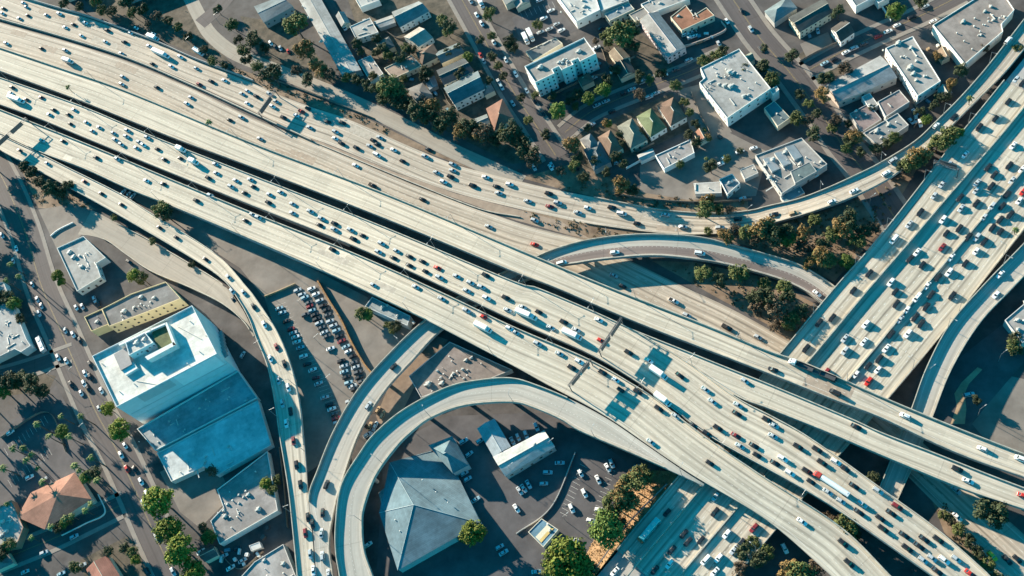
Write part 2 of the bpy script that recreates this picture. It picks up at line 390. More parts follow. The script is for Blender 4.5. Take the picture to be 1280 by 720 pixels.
R9L = [(425, 722), (420, 690), (420, 655), (427, 607), (450, 567), (470, 541), (507, 511), (560, 484), (602, 475), (640, 473), (672, 482), (715, 500), (760, 524), (800, 551), (855, 589), (885, 608)]
R9R = [(467, 722), (456, 690), (453, 660), (455, 635), (470, 595), (495, 560), (515, 540), (540, 522), (582, 507), (640, 503), (670, 511), (702, 525), (725, 539), (790, 567), (855, 596), (885, 610)]
road('R9', 'loop_ramp', 'curved loop ramp joining the lower deck', R9L, R9R, [(0, 9.5), (.4, 11), (.7, 12.4), (1, 12.75)], CONC3, deck=1.3, pl=(1.35, 0, .72), pr=(1.1, 0, .93), bank=.35, lanes=2, sh=(2., 1.5), piers=(.12, .2, .28, .36, .44, .52, .6, .68), n=130, ext=(1, 0))
R6U = [(395.5, 722), (391.5, 665), (386.5, 622), (397, 590), (417, 541), (445, 492), (480, 450), (530, 402), (590, 362), (670, 322), (710, 307), (745, 299), (790, 294), (835, 294), (880, 298), (922, 309), (960, 319), (997, 331), (1025, 346), (1050, 364)]
R6D = [(417, 722), (412, 678), (420, 632), (430, 597), (450, 541), (480, 491), (515, 452), (552, 413), (610, 374), (690, 337), (725, 329), (760, 324), (815, 320), (865, 324), (907, 331), (960, 345), (990, 356), (1012, 368), (1036, 388)]
road('R6', 'connector_ramp', 'curved ramp that dives under the high decks', R6U, R6D, [(0, 9), (.13, 9), (.3, 6.5), (.5, 6), (.75, 6.4), (1, 2)], CONC3, deck=1.1, pl=(1.5, .16, 1), pr=(1.0, 0, 1), bank=.15, lanes=2, sh=(2.6, 1.2), piers=(.1, .16, .22, .28, .34, .6, .66, .72, .78, .84), n=180, ext=(1, 0))
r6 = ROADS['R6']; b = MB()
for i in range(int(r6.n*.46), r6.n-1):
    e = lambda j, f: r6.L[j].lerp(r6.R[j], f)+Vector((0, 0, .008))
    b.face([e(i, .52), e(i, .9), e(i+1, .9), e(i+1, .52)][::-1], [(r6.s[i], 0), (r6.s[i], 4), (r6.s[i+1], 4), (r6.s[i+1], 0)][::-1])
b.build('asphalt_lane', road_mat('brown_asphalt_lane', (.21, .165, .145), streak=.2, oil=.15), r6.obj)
# the crossing freeway
R8L = [(1280, 69), (1235, 125), (1187, 184), (1135, 251), (1090, 307), (1043, 360), (975, 442), (838, 607), (745, 718)]
R8R = [(1340, 213), (1280, 287), (1222, 361), (1180, 415), (1110, 499), (1040, 580), (966, 667), (918, 723)]
road('R8', 'crossing_freeway', 'wide crossing freeway passing under the high decks', R8L, R8R, [(0, 6), (1, 6)], road_mat('tan_concrete_roadway', (.50, .44, .35), streak=.32, oil=.5, panel=.07), deck=1.1, pl=(1.05, 0, 1), pr=(.9, 0, 1), lanes=0, sh=(2, 2), n=110, piers=(.3, .36, .42, .48))
R11L = [(1310, 270), (1280, 304), (1225, 361), (1185, 408), (1157, 461), (1139, 510), (1122, 552), (1100, 607), (1080, 650)]
R11R = [(1330, 295), (1300, 325), (1265, 361), (1225, 404), (1190, 461), (1166, 521), (1147, 570), (1122, 626), (1105, 665)]
road('R11', 'connector_ramp', 'curved ramp beside the crossing freeway at right', R11L, R11R, [(0, 7), (.6, 6.8), (1, 3)], CONC3, deck=1.1, pl=(1.35, 0, 1), pr=(1., 0, 1), bank=.15, lanes=2, sh=(2.2, 1.2), piers=(.2, .32, .44, .56, .68, .8), n=90, ext=(1, 0))

def wall_px(name, label, pxs, zb, h, th, m, cat='wall', top=None, kind=None, n=60, parent=None):
    c = catmull(V2(pxs), n); z = zb if callable(zb) else (lambda t: zb)
    line = [P(p.x, p.y, z(i/(n-1))) for i, p in enumerate(c)]
    side = []
    for i in range(n):
        d = line[min(n-1, i+1)]-line[max(0, i-1)]; side.append(Vector((-d.y, d.x, 0)).normalized())
    b = MB(); edge_wall(b, line, side, h, th, 0, n-1, -.02)
    o = b.build(name, m, parent)
    if not parent: tag(o, label, cat, kind=kind)
    return o, line
r8 = ROADS['R8'].obj
M1 = [(1330, 72), (1250, 170), (1182, 249), (1130, 310), (1085, 362), (1010, 452), (866, 622), (780, 724)]
M2 = [(1352, 120), (1278, 213), (1212, 291), (1155, 359), (1103, 423), (1060, 474), (918, 638), (850, 718)]
wall_px('median_barrier', None, M1, 6.01, 1.7, .6, PARA, parent=r8)
wall_px('median_barrier', None, M2, 6.01, 1.05, .6, PARA, parent=r8)
# virtual carriageways used to place the traffic of the crossing freeway
def virtual(key, a, b, lanes):
    rd = make_line(a, b, [(0, 6), (1, 6)], 0, 90); rd.side = [(q-p).normalized() for p, q in zip(rd.L, rd.R)]
    rd.dirn = 1; rd.key = key; rd.lanes = lanes; rd.sh = (1, 1); ROADS[key] = rd
    return rd
for key, a, b, ln in (('R8A', R8L, M1, 3), ('R8B', M1, M2, 4), ('R8C', M2, R8R, 5)):
    rd = virtual(key, a, b, ln)
    mk = MB()
    for i in range(rd.n-1):
        seg = rd.s[i+1]-rd.s[i]
        for k in range(1, ln):
            q = lambda j, o: rd.L[j].lerp(rd.R[j], .12+.82*k/ln)+rd.side[j]*o+Vector((0, 0, .014))
            nd = max(1, round(seg/12)); a0, a1, c1, c0 = q(i, -.11), q(i, .11), q(i+1, .11), q(i+1, -.11)
            for j in range(nd):
                f0, f1 = j/nd, (j+.32)/nd
                mk.face([a0.lerp(c0, f0), a1.lerp(c1, f0), a1.lerp(c1, f1), a0.lerp(c0, f1)])
    mk.build('lane_markings', PAINT, r8)
# solid banks under the crossing freeway's south part and under the decks at left
def bank(name, label, la, lb, z0, za, m, zt=1.2):
    n = 40; a = catmull(V2(la), n); b = catmull(V2(lb), n); mb = MB()
    A = [P(p.x, p.y, za(i/(n-1))) for i, p in enumerate(a)]; B = [P(p.x, p.y, za(i/(n-1))) for i, p in enumerate(b)]
    for i in range(n-1):
        d = Vector((0, 0, -zt)); f = lambda v: Vector((v.x, v.y, -.1))
        mb.face([A[i]+d, A[i+1]+d, f(A[i+1]), f(A[i])]); mb.face([B[i]+d, f(B[i]), f(B[i+1]), B[i+1]+d]); mb.face([A[i]+d, B[i]+d, B[i+1]+d, A[i+1]+d])
    for i in (0, n-1): mb.face([A[i]+Vector((0, 0, -zt)), Vector((A[i].x, A[i].y, 0)), Vector((B[i].x, B[i].y, 0)), B[i]+Vector((0, 0, -zt))])
    return tag(mb.build(name, m), label, 'wall')
ZB = lambda t: interp([(0, 5.4), (.6, 7.3), (1, 9.3)], t); RCON = mat('retaining_concrete', (.45, .46, .45), .9, .15, .2)
bank('retaining_wall', 'retaining wall hidden under the jammed deck at left', [(-60, 78), (100, 134), (215, 182), (320, 225), (430, 269)], [(-60, 103), (50, 145), (117, 173), (225, 217), (430, 299)], 0, ZB, RCON, 1.35)
bank('retaining_wall', 'pale retaining wall under the left end of the lower deck', [(-60, 120), (50, 161), (130, 193), (225, 233), (425, 314)], [(-60, 150), (100, 206), (215, 255), (320, 299), (425, 343)], 0, ZB, RCON, 1.35)
bank('retaining_wall', 'retaining wall carrying the southern stretch of the crossing freeway', [(930, 500), (838, 610), (720, 750)], [(1060, 553), (966, 662), (900, 740)], 0, lambda t: 6, SIDEC, 1.15)
bank('retaining_wall', 'retaining wall carrying the northern stretch of the crossing freeway', [(1300, 47), (1187, 187), (1140, 247)], [(1360, 185), (1275, 290), (1235, 340)], 0, lambda t: 6, SIDEC, 1.15)
SLA = catmull(V2([(712, 735), (745, 670), (775, 624), (800, 600), (816, 588)]), 24); SLB = catmull(V2([(738, 727), (785, 670), (814, 635), (837, 608), (852, 590)]), 24)
def slope_pt(t, f):
    k = min(22, int(t*23)); g = t*23-k; a = SLA[k].lerp(SLA[k+1], g); b_ = SLB[k].lerp(SLB[k+1], g)
    return P(a.x, a.y, .03).lerp(P(b_.x, b_.y, 5.7), f)
b = MB(); rs_ = random.Random(2)
for i in range(23):
    for k in range(4):
        q = [slope_pt(i/23, k/4), slope_pt((i+1)/23, k/4), slope_pt((i+1)/23, (k+1)/4), slope_pt(i/23, (k+1)/4)]; b.face(q if (q[1]-q[0]).cross(q[3]-q[0]).z > 0 else q[::-1])
tag(b.build('dry_grass_slope', STRAW), None, kind='structure')
# barriers between the two low roadways
wall_px('median_barrier', 'concrete barrier between the two low freeway roadways at upper left', [(-60, 7), (0, 25), (80, 48), (160, 74), (240, 108), (320, 145), (390, 177)], .02, 2.0, .6, PARA, 'barrier')
wall_px('median_barrier', 'concrete barrier along the brown median of the low roadways', [(392, 178), (450, 202), (520, 231), (600, 262), (650, 272)], .02, .8, .5, PARA, 'barrier')
sheet('brown_median', [(380, 169), (420, 185), (495, 216), (570, 242), (640, 260), (700, 276), (740, 300), (690, 288), (640, 274), (520, 230), (402, 181)], .035, mat('brown_median_paving', (.27, .205, .155), .9, .25, .2))
wall_px('sound_wall', 'long thin wall along the top edge of the freeway at upper left', [(-10, -14), (62, 8), (105, 20), (150, 36), (200, 55), (240, 73), (282, 89), (318, 103)], .02, 2.4, .4, SIDEC)

# ------------------------------------------------------------------ streets
def street(key, name, label, pxs, wd, m=ASPH, walks=True, centre='y', n=60, dirn=1, ext=(0, 0), wk=2.4, z=.04):
    c = catmull(V2(pxs), n); line = [P(p.x, p.y, 0) for p in c]
    L, Rr = [], []
    for i in range(n):
        d = line[min(n-1, i+1)]-line[max(0, i-1)]; s = Vector((-d.y, d.x, 0)).normalized()
        L.append(line[i]+s*wd/2); Rr.append(line[i]-s*wd/2)
    rd = Road(); rd.L, rd.R, rd.C, rd.n = L, Rr, line, n; rd.s = [0.]
    for a, b in zip(line, line[1:]): rd.s.append(rd.s[-1]+(b-a).length)
    rd.side = [(b-a).normalized() for a, b in zip(L, Rr)]; rd.dirn = dirn; rd.key = key; rd.lanes = 0; rd.sh = (0, 0); ROADS[key] = rd
    b = MB(); Z = Vector((0, 0, z))
    for i in range(n-1):
        uv = [(rd.s[i], 0), (rd.s[i], wd), (rd.s[i+1], wd), (rd.s[i+1], 0)]
        b.face([Rr[i]+Z, Rr[i+1]+Z, L[i+1]+Z, L[i]+Z], [uv[1], uv[2], uv[3], uv[0]])
    o = tag(b.build(name, m), label, kind='structure')
    if centre:
        b = MB()
        for i in range(1, n-2):
            for off in ((-.18, .18) if centre == 'y' else (0,)):
                f = lambda j, q: line[j]-rd.side[j]*(off+q)+Vector((0, 0, z+.012))
                b.face([f(i, -.05), f(i, .05), f(i+1, .05), f(i+1, -.05)])
        b.build('centre_line', YPAINT if centre == 'y' else PAINT, o)
    if walks:
        for e, sg in ((L, -1), (Rr, 1)):
            b = MB(); edge_wall(b, e, [s*sg for s in rd.side], .13, wk, 1, n-2, 0., .02)
            b.build('kerb_pavement', WALK, o)
    return rd
street('F1', 'on_ramp', 'sunlit ramp road running down beside the topmost roadway', [(236, -6), (250, 22), (264, 44), (292, 66), (330, 82), (370, 98), (420, 118), (460, 136), (510, 160), (560, 186), (610, 209), (652, 228)], 9.5, ONRAMP, walks=False, centre=None, z=.03)
street('S0', 'street', 'short grey street at the top left', [(300, -25), (275, 8), (250, 30)], 12, walks=False, centre=None)
street('S1', 'street', 'long diagonal residential street near the top centre', [(562, -28), (600, 40), (640, 112), (672, 160), (697, 198)], 12, z=.04)
street('S2', 'street', 'shaded side street between the apartment block and the row of houses', [(703, 168), (740, 139), (800, 113), (860, 90), (912, 66)], 9.5, z=.046)
street('S3', 'street', 'wide street running down right of the flat white warehouse', [(898, -28), (925, 12), (950, 48), (985, 88), (1008, 118), (1032, 150), (1052, 180), (1078, 212), (1104, 250), (1140, 305)], 14, z=.04)
street('S4', 'street', 'side street at the top right between flat roofed buildings', [(1003, 92), (1050, 66), (1100, 42), (1150, 20), (1205, -8)], 10, z=.046)
street('L1', 'street', 'wide busy street running down the left side', [(-35, 150), (-12, 195), (10, 237), (32, 292), (52, 358), (78, 418), (98, 465), (120, 515), (147, 565), (170, 615), (192, 665), (228, 742)], 17, z=.04)
street('L2', 'street', 'shaded side street at the lower left corner', [(-30, 712), (60, 676), (110, 652), (158, 628)], 11, z=.046)
street('L3', 'street', 'short cross street at the left edge', [(-30, 478), (30, 462), (92, 440)], 9, z=.046, centre=None)
street('S5', 'alley', 'narrow alley behind the long pale building', [(400, -20), (432, 38), (466, 96)], 5, walks=False, centre=None, z=.05)

# ------------------------------------------------------------------ buildings
GLASS = mat('dark_window_glass', (.025, .035, .045), .15, .2, .5, spec=.6)
TRIMW = mat('white_trim', (.7, .69, .65), .6, .08, 1)
UNITM = mat('roof_unit_metal', (.55, .53, .48), .5, .15, 1.5)
_wm = MB(); _wm.box((0, 0, 0), (1, 1, 1)); WINMESH = _wm.mesh('window', [GLASS])
_wm = MB(); _wm.box((0, 0, 0), (1, 1, 1)); DOORMESH = _wm.mesh('door', [mat('door_paint', (.10, .08, .07), .6, .1, 1)])
def poly_ccw(p):
    a = sum(p[i].x*p[(i+1) % len(p)].y-p[(i+1) % len(p)].x*p[i].y for i in range(len(p)))
    return p if a > 0 else p[::-1]
def roof_mat(name, col, pitched):
    name += '_pitched' if pitched else ''
    if name in MATS: return MATS[name]
    m = bpy.data.materials.new(name); m.use_nodes = True; t = m.node_tree; b = t.nodes['Principled BSDF']; b.inputs['Roughness'].default_value = .85; b.inputs['Specular IOR Level'].default_value = .2
    N = t.nodes.new; L = t.links.new
    uv = N('ShaderNodeUVMap'); br = N('ShaderNodeTexBrick'); L(uv.outputs[0], br.inputs['Vector'])
    br.inputs['Scale'].default_value = 1; br.inputs['Mortar Size'].default_value = .03 if not pitched else .05; br.inputs['Brick Width'].default_value = 9. if not pitched else 30; br.inputs['Row Height'].default_value = 1.9 if not pitched else .8
    br.inputs['Color1'].default_value = tuple(v*1.06 for v in col)+(1,); br.inputs['Color2'].default_value = tuple(v*.93 for v in col)+(1,); br.inputs['Mortar'].default_value = tuple(v*.78 for v in col)+(1,)
    geo = N('ShaderNodeNewGeometry'); out = br.outputs[0]
    for sc, lo, hi, a, bb in ((.09, .38, .62, .74, 1.12), (.5, .35, .65, .88, 1.06), (.25, .56, .70, 1.0, .72)):
        n = N('ShaderNodeTexNoise'); n.inputs['Scale'].default_value = sc; n.inputs['Detail'].default_value = 6; n.inputs['Roughness'].default_value = .65; L(geo.outputs['Position'], n.inputs['Vector'])
        k = N('ShaderNodeMapRange'); k.inputs[1].default_value = lo; k.inputs[2].default_value = hi; k.inputs[3].default_value = a; k.inputs[4].default_value = bb; L(n.outputs[0], k.inputs[0])
        mx = N('ShaderNodeVectorMath'); mx.operation = 'SCALE'; L(out, mx.inputs[0]); L(k.outputs[0], mx.inputs[3]); out = mx.outputs[0]
    L(out, b.inputs['Base Color']); MATS[name] = m; return m
def roof_uv(o, e):
    me = o.data; ul = me.uv_layers.new(name='UVMap'); e = Vector((e.x, e.y, 0)).normalized(); f = Vector((-e.y, e.x, 0))
    for l in me.loops: v = me.vertices[l.vertex_index].co; ul.data[l.index].uv = (v.dot(e), v.dot(f))
def unit_mb(kind):
    b = MB()
    b.box((0, 0, .5), (1, 1, .9)); b.box((0, 0, 1.0), (.8, .8, .15)); b.tube((.15, .1, 1.0), (.15, .1, 1.22), .28, .28, 10); b.box((-.75, 0, .35), (.6, .45, .5)); b.box((0, -.62, .3), (.5, .35, .4))
    return b.mesh('roof_unit', [UNITM])
UNIT = unit_mb(0)
_v = MB(); _v.tube((0, 0, 0), (0, 0, .8), .22, .22, 8); _v.tube((0, 0, .8), (0, 0, .95), .36, .2, 8); VENT = _v.mesh('vent_pipe', [UNITM])
BLD = []
def building(name, label, cat, px, h, roofc, wallc, kind='flat', rise=1.8, axis=None, z0=0., par=.7, wins=None, units=(), vents=(), over=.35, group=None, roofvar=.12, inset=None, door=True):
    """px: roof outline in the photo, at height h (eaves height for pitched roofs). wins=(rows, spacing, w, h)"""
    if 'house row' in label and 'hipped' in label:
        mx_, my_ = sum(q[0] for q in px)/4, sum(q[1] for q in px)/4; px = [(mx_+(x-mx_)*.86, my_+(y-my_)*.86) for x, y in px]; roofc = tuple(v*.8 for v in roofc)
    pts = poly_ccw([P(x, y, h) for x, y in px]); n = len(pts)
    c = sum(pts, Vector())/n; roofc = tuple(v*(.72 if sum(roofc) > .75 and kind == 'flat' and h < 20 else .85) for v in roofc)
    root = empty(name, (c.x, c.y, z0)); off = Vector((c.x, c.y, z0)); tag(root, label, cat, group)
    BLD.append((label, px, root))
    loc = [p-off for p in pts]; H = h-z0
    rk = 'roof_%d_%d_%d' % tuple(int(v*250) for v in roofc); rm = roof_mat(rk, roofc, kind != 'flat')
    wk = 'wall_%d_%d_%d' % tuple(int(v*250) for v in wallc); wm = mat(wk, wallc, .85, .10, .25)
    b = MB()
    for i in range(n):
        p, q = loc[i], loc[(i+1) % n]; b.face([Vector((p.x, p.y, -.1)), Vector((q.x, q.y, -.1)), q, p])
    wall = b.build('wall', wm, root)
    cen = sum(loc, Vector())/n
    rb = MB()
    if kind == 'flat':
        t = .3; inn = []
        for i in range(n):
            a, p, q = loc[i-1], loc[i], loc[(i+1) % n]
            e1 = (p-a); e1.z = 0; e1.normalize(); e2 = (q-p); e2.z = 0; e2.normalize()
            n1 = Vector((-e1.y, e1.x, 0)); n2 = Vector((-e2.y, e2.x, 0)); d = n1+n2
            d = d/max(.35, d.dot(n1)); inn.append(p+d*t)
        rb.face([p-Vector((0, 0, par)) for p in inn])
        roof = rb.build('roof', rm, root)
        pb = MB()
        for i in range(n):
            j = (i+1) % n; pb.face([loc[i], loc[j], inn[j], inn[i]]); dn = Vector((0, 0, -par)); pb.face([inn[i], inn[j], inn[j]+dn, inn[i]+dn])
        pb.build('parapet', wm, root); rz = H-par
    else:
        o = [p+(Vector((p.x-cen.x, p.y-cen.y, 0)).normalized()*over) for p in loc]
        if kind == 'pyramid':
            ap = Vector((cen.x, cen.y, H+rise))
            if axis: ap = P(axis[0], axis[1], h+rise)-off
            for i in range(n): rb.face([o[i], o[(i+1) % n], ap])
        else:                                   # quads: ridge along the longer side unless axis says 1
            a, bb, c_, d = o; rise *= 1.35 if kind == 'hip' else 1.12
            if (axis if axis is not None else ((bb-a).length+(d-c_).length < (c_-bb).length+(a-d).length)): a, bb, c_, d = bb, c_, d, a
            up = Vector((0, 0, rise)); m0, m1 = (d+a)/2+up, (bb+c_)/2+up
            if kind == 'hip':
                k = min(.42, .5*(a-d).length/(bb-a).length); m0, m1 = m0.lerp(m1, k), m1.lerp(m0, k/(1-k) if k < .5 else .5)
            rb.face([a, bb, m1, m0]); rb.face([c_, d, m0, m1])
            if kind == 'hip': rb.face([d, a, m0]); rb.face([bb, c_, m1])
            else:
                s = Vector((0, 0, .03))
                g = lambda p, q: p+(q-p).normalized()*.4
                
                for tri in ([g(d, c_)-s, g(a, bb)-s, g(m0, m1)-s], [g(bb, a)-s, g(c_, d)-s, g(m1, m0)-s]):
                    gb_ = MB(); gb_.face(tri); gb_.build('gable_wall', wm, root)
            cap = MB(); cap.tube(m0+Vector((0, 0, .02)), m1+Vector((0, 0, .02)), .14, .14, 6); 
        rb.face([p-Vector((0, 0, .06)) for p in o][::-1])
        roof = rb.build('roof', rm, root); rz = H+rise*.5
        if kind != 'pyramid': cap.build('ridge_cap', wm, roof)
    long_ = max(range(n), key=lambda i: (loc[(i+1) % n]-loc[i]).length); ed = loc[(long_+1) % n]-loc[long_]; roof_uv(roof, ed)
    if kind == 'flat' and h < 20 and len(px) >= 4:                # pipes, hatches and ducts
        rr = random.Random(int(px[0][0]*7+px[0][1])); e = ed.normalized(); f = Vector((-e.y, e.x, 0)); area = abs(sum(loc[i].x*loc[(i+1) % n].y-loc[(i+1) % n].x*loc[i].y for i in range(n)))/2
        for _ in range(min(16, int(area/45))):
            ws = [rr.random() for _ in loc]; sw = sum(ws); p = sum((q*w for q, w in zip(loc, ws)), Vector())/sw; p = cen.lerp(p, 1.5)
            if rr.random() < .5: ob = put('vent_pipe', VENT, root); ob.location = (p.x, p.y, rz-.05); sc_ = rr.uniform(.7, 1.6); ob.scale = (sc_, sc_, rr.uniform(.6, 1.1))
            elif rr.random() < .6:
                b = MB(); b.box((0, 0, .25), (rr.uniform(2, 6), .45, .4), rz=math.atan2(e.y, e.x)+(1.57 if rr.random() < .5 else 0)); ob = b.build('duct', UNITM, root); ob.location = (p.x, p.y, rz)
            else:
                ob = put('roof_unit', UNIT, root); ob.location = (p.x, p.y, rz); k_ = rr.uniform(.7, 1.2); ob.scale = (k_, k_, k_*.8); ob.rotation_euler.z = math.atan2(e.y, e.x)
    if wins:
        rows, sp, ww, wh = wins; first = True
        for i in range(n):
            p, q = loc[i], loc[(i+1) % n]; d = q-p; d.z = 0; ln = d.length; d.normalize(); nr = Vector((d.y, -d.x, 0))
            if nr.dot(Vector((CAM.x-c.x, CAM.y-c.y, 0)).normalized()) < -.3 or ln < sp*1.2: continue
            k = max(1, int(ln/sp)); rz_ = math.atan2(d.y, d.x)
            for r_ in range(rows):
                for s_ in range(k):
                    if random.random() < .08: continue
                    pos = p+d*(ln*(s_+.5)/k)+nr*.02; zz = H*(r_+.55)/rows*(.92 if rows > 1 else .9)
                    isd = door and r_ == 0 and s_ == k//2 and first and rows < 4
                    ob = put('door' if isd else 'window', DOORMESH if isd else WINMESH, root)
                    ob.location = (pos.x, pos.y, 1.05 if isd else zz); ob.rotation_euler.z = rz_
                    ob.scale = (1.1, .12, 2.1) if isd else (ww*random.uniform(.8, 1.15), .12, wh)
                    if isd: first = False
    for (x, y, s) in units:
        p = P(x, y, z0+rz)-off; ob = put('roof_unit', UNIT, root); ob.location = (p.x, p.y, rz); ob.scale = (s, s*.8, s*.62)
        ob.rotation_euler.z = math.atan2((loc[1]-loc[0]).y, (loc[1]-loc[0]).x)
    for (x, y) in vents:
        p = P(x, y, z0+rz)-off; ob = put('vent_pipe', VENT, root); ob.location = (p.x, p.y, rz-.05 if kind == 'flat' else rz-.3); ob.scale = (1.2, 1.2, 1.)
    return root
WHITE = (.66, .65, .60); CREAM = (.58, .52, .40); GREY = (.34, .335, .32); LGREY = (.46, .45, .42); TEAL = (.16, .20, .20)
TERRA = (.36, .17, .105); BROWN = (.24, .16, .115); DKROOF = (.09, .09, .09); PINKG = (.33, .28, .25); GREEN = (.20, .24, .13)
B = building
# top left
B('warehouse', 'dark teal roofed building at the very top left of the alley', 'building', [(318, 8), (350, -4), (366, 8), (330, 28)], 6, (.20, .24, .25), GREY, 'gable', 1.2, wins=(1, 4, 1.2, 1))
B('low_building', 'grey building cut by the top edge above the freeway wall', 'building', [(128, -42), (215, -78), (244, -40), (150, -2)], 8, (.3, .3, .3), GREY, par=.5)
B('house', 'dark roofed house cut by the top edge at upper left', 'house', [(60, -30), (100, -48), (118, -18), (80, -4)], 6, DKROOF, CREAM, 'gable', 2)
B('strip_building', 'long narrow pale building beside the alley, brown trees on its left', 'building', [(364, -18), (392, -18), (451, 87), (428, 95)], 5.5, LGREY, GREY, 'gable', .9, units=((385, 22, 1.4), (402, 52, 1.6), (431, 86, 1.5)), vents=((378, 8), (398, 40), (418, 70)), wins=(1, 5, 1.4, 1.2))
B('house', 'small pale flat roofed house right of the alley', 'house', [(437, 33), (462, 22), (473, 40), (445, 49)], 5, LGREY, WHITE, par=.4, wins=(2, 3, 1, 1), units=((455, 36, 1.2),))
B('shed', 'low pale shed between two houses near the top', 'shed', [(467, 27), (490, 19), (494, 28), (474, 35)], 3.2, LGREY, GREY, 'gable', .6)
B('house', 'long grey gabled house at the top with pale walls', 'house', [(490, 15), (523, 2), (536, 14), (500, 34)], 5.5, (.26, .28, .28), WHITE, 'gable', 2.4, wins=(2, 3, 1, 1.1))
B('house', 'small white gabled house below the long grey gabled house', 'house', [(505, 46), (524, 34), (541, 47), (523, 58)], 4.5, (.40, .36, .31), WHITE, 'gable', 2.6, axis=0, wins=(1, 3, 1, 1.1))
B('house', 'flat tan roofed house among trees left of the diagonal street', 'house', [(480, 85), (514, 69), (527, 82), (492, 98)], 4.2, (.40, .30, .235), CREAM, par=.35, units=((508, 84, 1.2),), wins=(1, 3, 1, 1))
B('house', 'dark hipped house touching the flat tan roofed house', 'house', [(520, 66), (541, 55), (550, 70), (528, 81)], 4.5, (.17, .12, .09), CREAM, 'hip', 2.2, wins=(1, 3, 1, 1))
B('garage', 'pale flat garage at the lower end of the alley', 'garage', [(447, 76), (463, 69), (479, 92), (463, 102)], 3.5, (.42, .38, .34), WHITE, par=.25)
B('apartment_house', 'dark gabled apartment house with white balconied front by the diagonal street', 'building', [(555, 110), (597, 89), (606, 111), (568, 130)], 6.5, (.15, .19, .20), WHITE, 'gable', 2.4, axis=0, wins=(2, 2.6, 1.2, 1.2))
B('apartment_house', 'black roofed apartment house in shade above the white balconied one', 'building', [(546, 88), (580, 73), (592, 89), (555, 106)], 6.5, (.08, .09, .095), CREAM, 'gable', 1.6, wins=(2, 3, 1, 1))
B('house', 'terracotta hipped house at the lower end of the diagonal street', 'house', [(608, 136), (628, 124), (642, 148), (618, 163)], 4.6, (.26, .14, .10), CREAM, 'hip', 2.6, wins=(1, 3, 1, 1))
B('shed', 'small blue roofed shed behind the white balconied apartment house', 'shed', [(530, 100), (543, 95), (547, 107), (537, 112)], 3, (.22, .27, .29), GREY, 'gable', .7)
B('shed', 'small white edged shed left of the terracotta hipped house', 'shed', [(590, 150), (608, 143), (612, 153), (597, 160)], 3.2, (.20, .23, .22), WHITE, 'gable', .8)
B('garage', 'grey garage among trees left of the white balconied apartment house', 'garage', [(508, 112), (528, 104), (540, 118), (520, 126)], 3.2, (.24, .23, .21), GREY, 'hip', 1.2)
B('house', 'pale house with a flat white roof at the top edge left of the diagonal street', 'house', [(440, -8), (466, -16), (474, 0), (450, 9)], 5, WHITE, WHITE, par=.4)
B('house', 'teal roofed house by the street at the top edge', 'house', [(622, -14), (646, -22), (656, -4), (632, 6)], 5, (.2, .22, .22), CREAM, 'gable', 1.8)
# apartment block and neighbours
apt = B('apartment_block', 'tall white apartment block with flat roof and rows of windows', 'building', [(655.6, 82.8), (730, 46.7), (744.9, 66.8), (725, 76.5), (722.5, 72.5), (714, 76.5), (717, 80.5), (702, 87), (698.5, 82.5), (690, 86.5), (693, 91.5), (668.9, 102.9)], 13.6, (.40, .38, .35), (.72, .72, .68), par=1.0, wins=(4, 3.0, 1.0, 1.2), units=((676, 84, 2.4), (699, 78, 1.5), (705, 75, 1.5), (724, 64, 2.0)))
B('carport', 'long low grey carport behind the white apartment block', 'carport', [(657, 64), (694, 47), (703, 54), (666, 76)], 3, (.22, .22, .21), CREAM, par=.3)
B('commercial_building', 'white flat roofed commercial building at the top edge', 'building', [(694, -8), (738, -26), (750, 12), (720, 27)], 6.5, (.72, .71, .66), (.66, .68, .66), par=.5, units=((731, 8, 1.6), (722, -4, 1.4)), wins=(1, 4, 1.3, 1.1))
B('commercial_building', 'narrow white roofed building at the top edge beside the larger white one', 'building', [(744, -14), (778, -28), (786, 0), (751, 14)], 6, (.66, .66, .62), LGREY, par=.5)
B('shop', 'small blue-grey roofed shop with pale front near the top', 'shop', [(755, 17), (786, 3), (793, 11), (762, 26)], 5, (.28, .33, .35), CREAM, par=.3, wins=(1, 3, 1.2, 1.2))
B('shop', 'small tan roofed shop right of the blue-grey roofed shop', 'shop', [(786, 18), (806, 8), (813, 18), (795, 27)], 4.5, (.36, .34, .31), CREAM, par=.3)
B('commercial_building', 'pale grey flat roof at the top edge above the terracotta house', 'building', [(801, 5), (850, -16), (862, -2), (812, 17)], 5, LGREY, WHITE, par=.4, units=((825, 4, 1.3),))
B('house', 'long grey gabled house with a reddish upper roof and pale pink front', 'house', [(800, 26), (822, 15), (857, 59), (834, 72)], 5.5, (.36, .355, .34), (.62, .52, .52), 'gable', 2.2, wins=(2, 2.6, 1.1, 1.2))
B('restaurant', 'L shaped terracotta tiled building at the top', 'building', [(838, 21), (857, 6), (867, 19), (883, 9), (893, 19), (852, 38)], 5, TERRA, CREAM, par=.3, wins=(1, 4, 1.2, 1.2), units=((848, 20, 1.2),))
B('house', 'small tan house right of the big tree by the apartment block', 'house', [(761, 66), (776, 59), (787, 71), (772, 81)], 4.4, (.32, .25, .18), CREAM, 'gable', 1.8, wins=(1, 3, 1, 1))
B('warehouse', 'flat white roofed warehouse with scattered rooftop units', 'building', [(875.3, 84.8), (924, 60.7), (963.5, 110.3), (908.9, 147.5), (874, 103), (881, 97)], 8.2, (.46, .45, .425), (.68, .67, .62), par=.5, units=((911, 91, 2.4), (915, 92, 1.8), (905, 108, 2.), (913, 109, 2.4), (898, 106, 1.4), (929, 121, 1.8), (935, 119, 1.2)), vents=((902, 78), (885, 112), (888, 110), (936, 111), (945, 104)), wins=(2, 5, 1.2, 1.0))
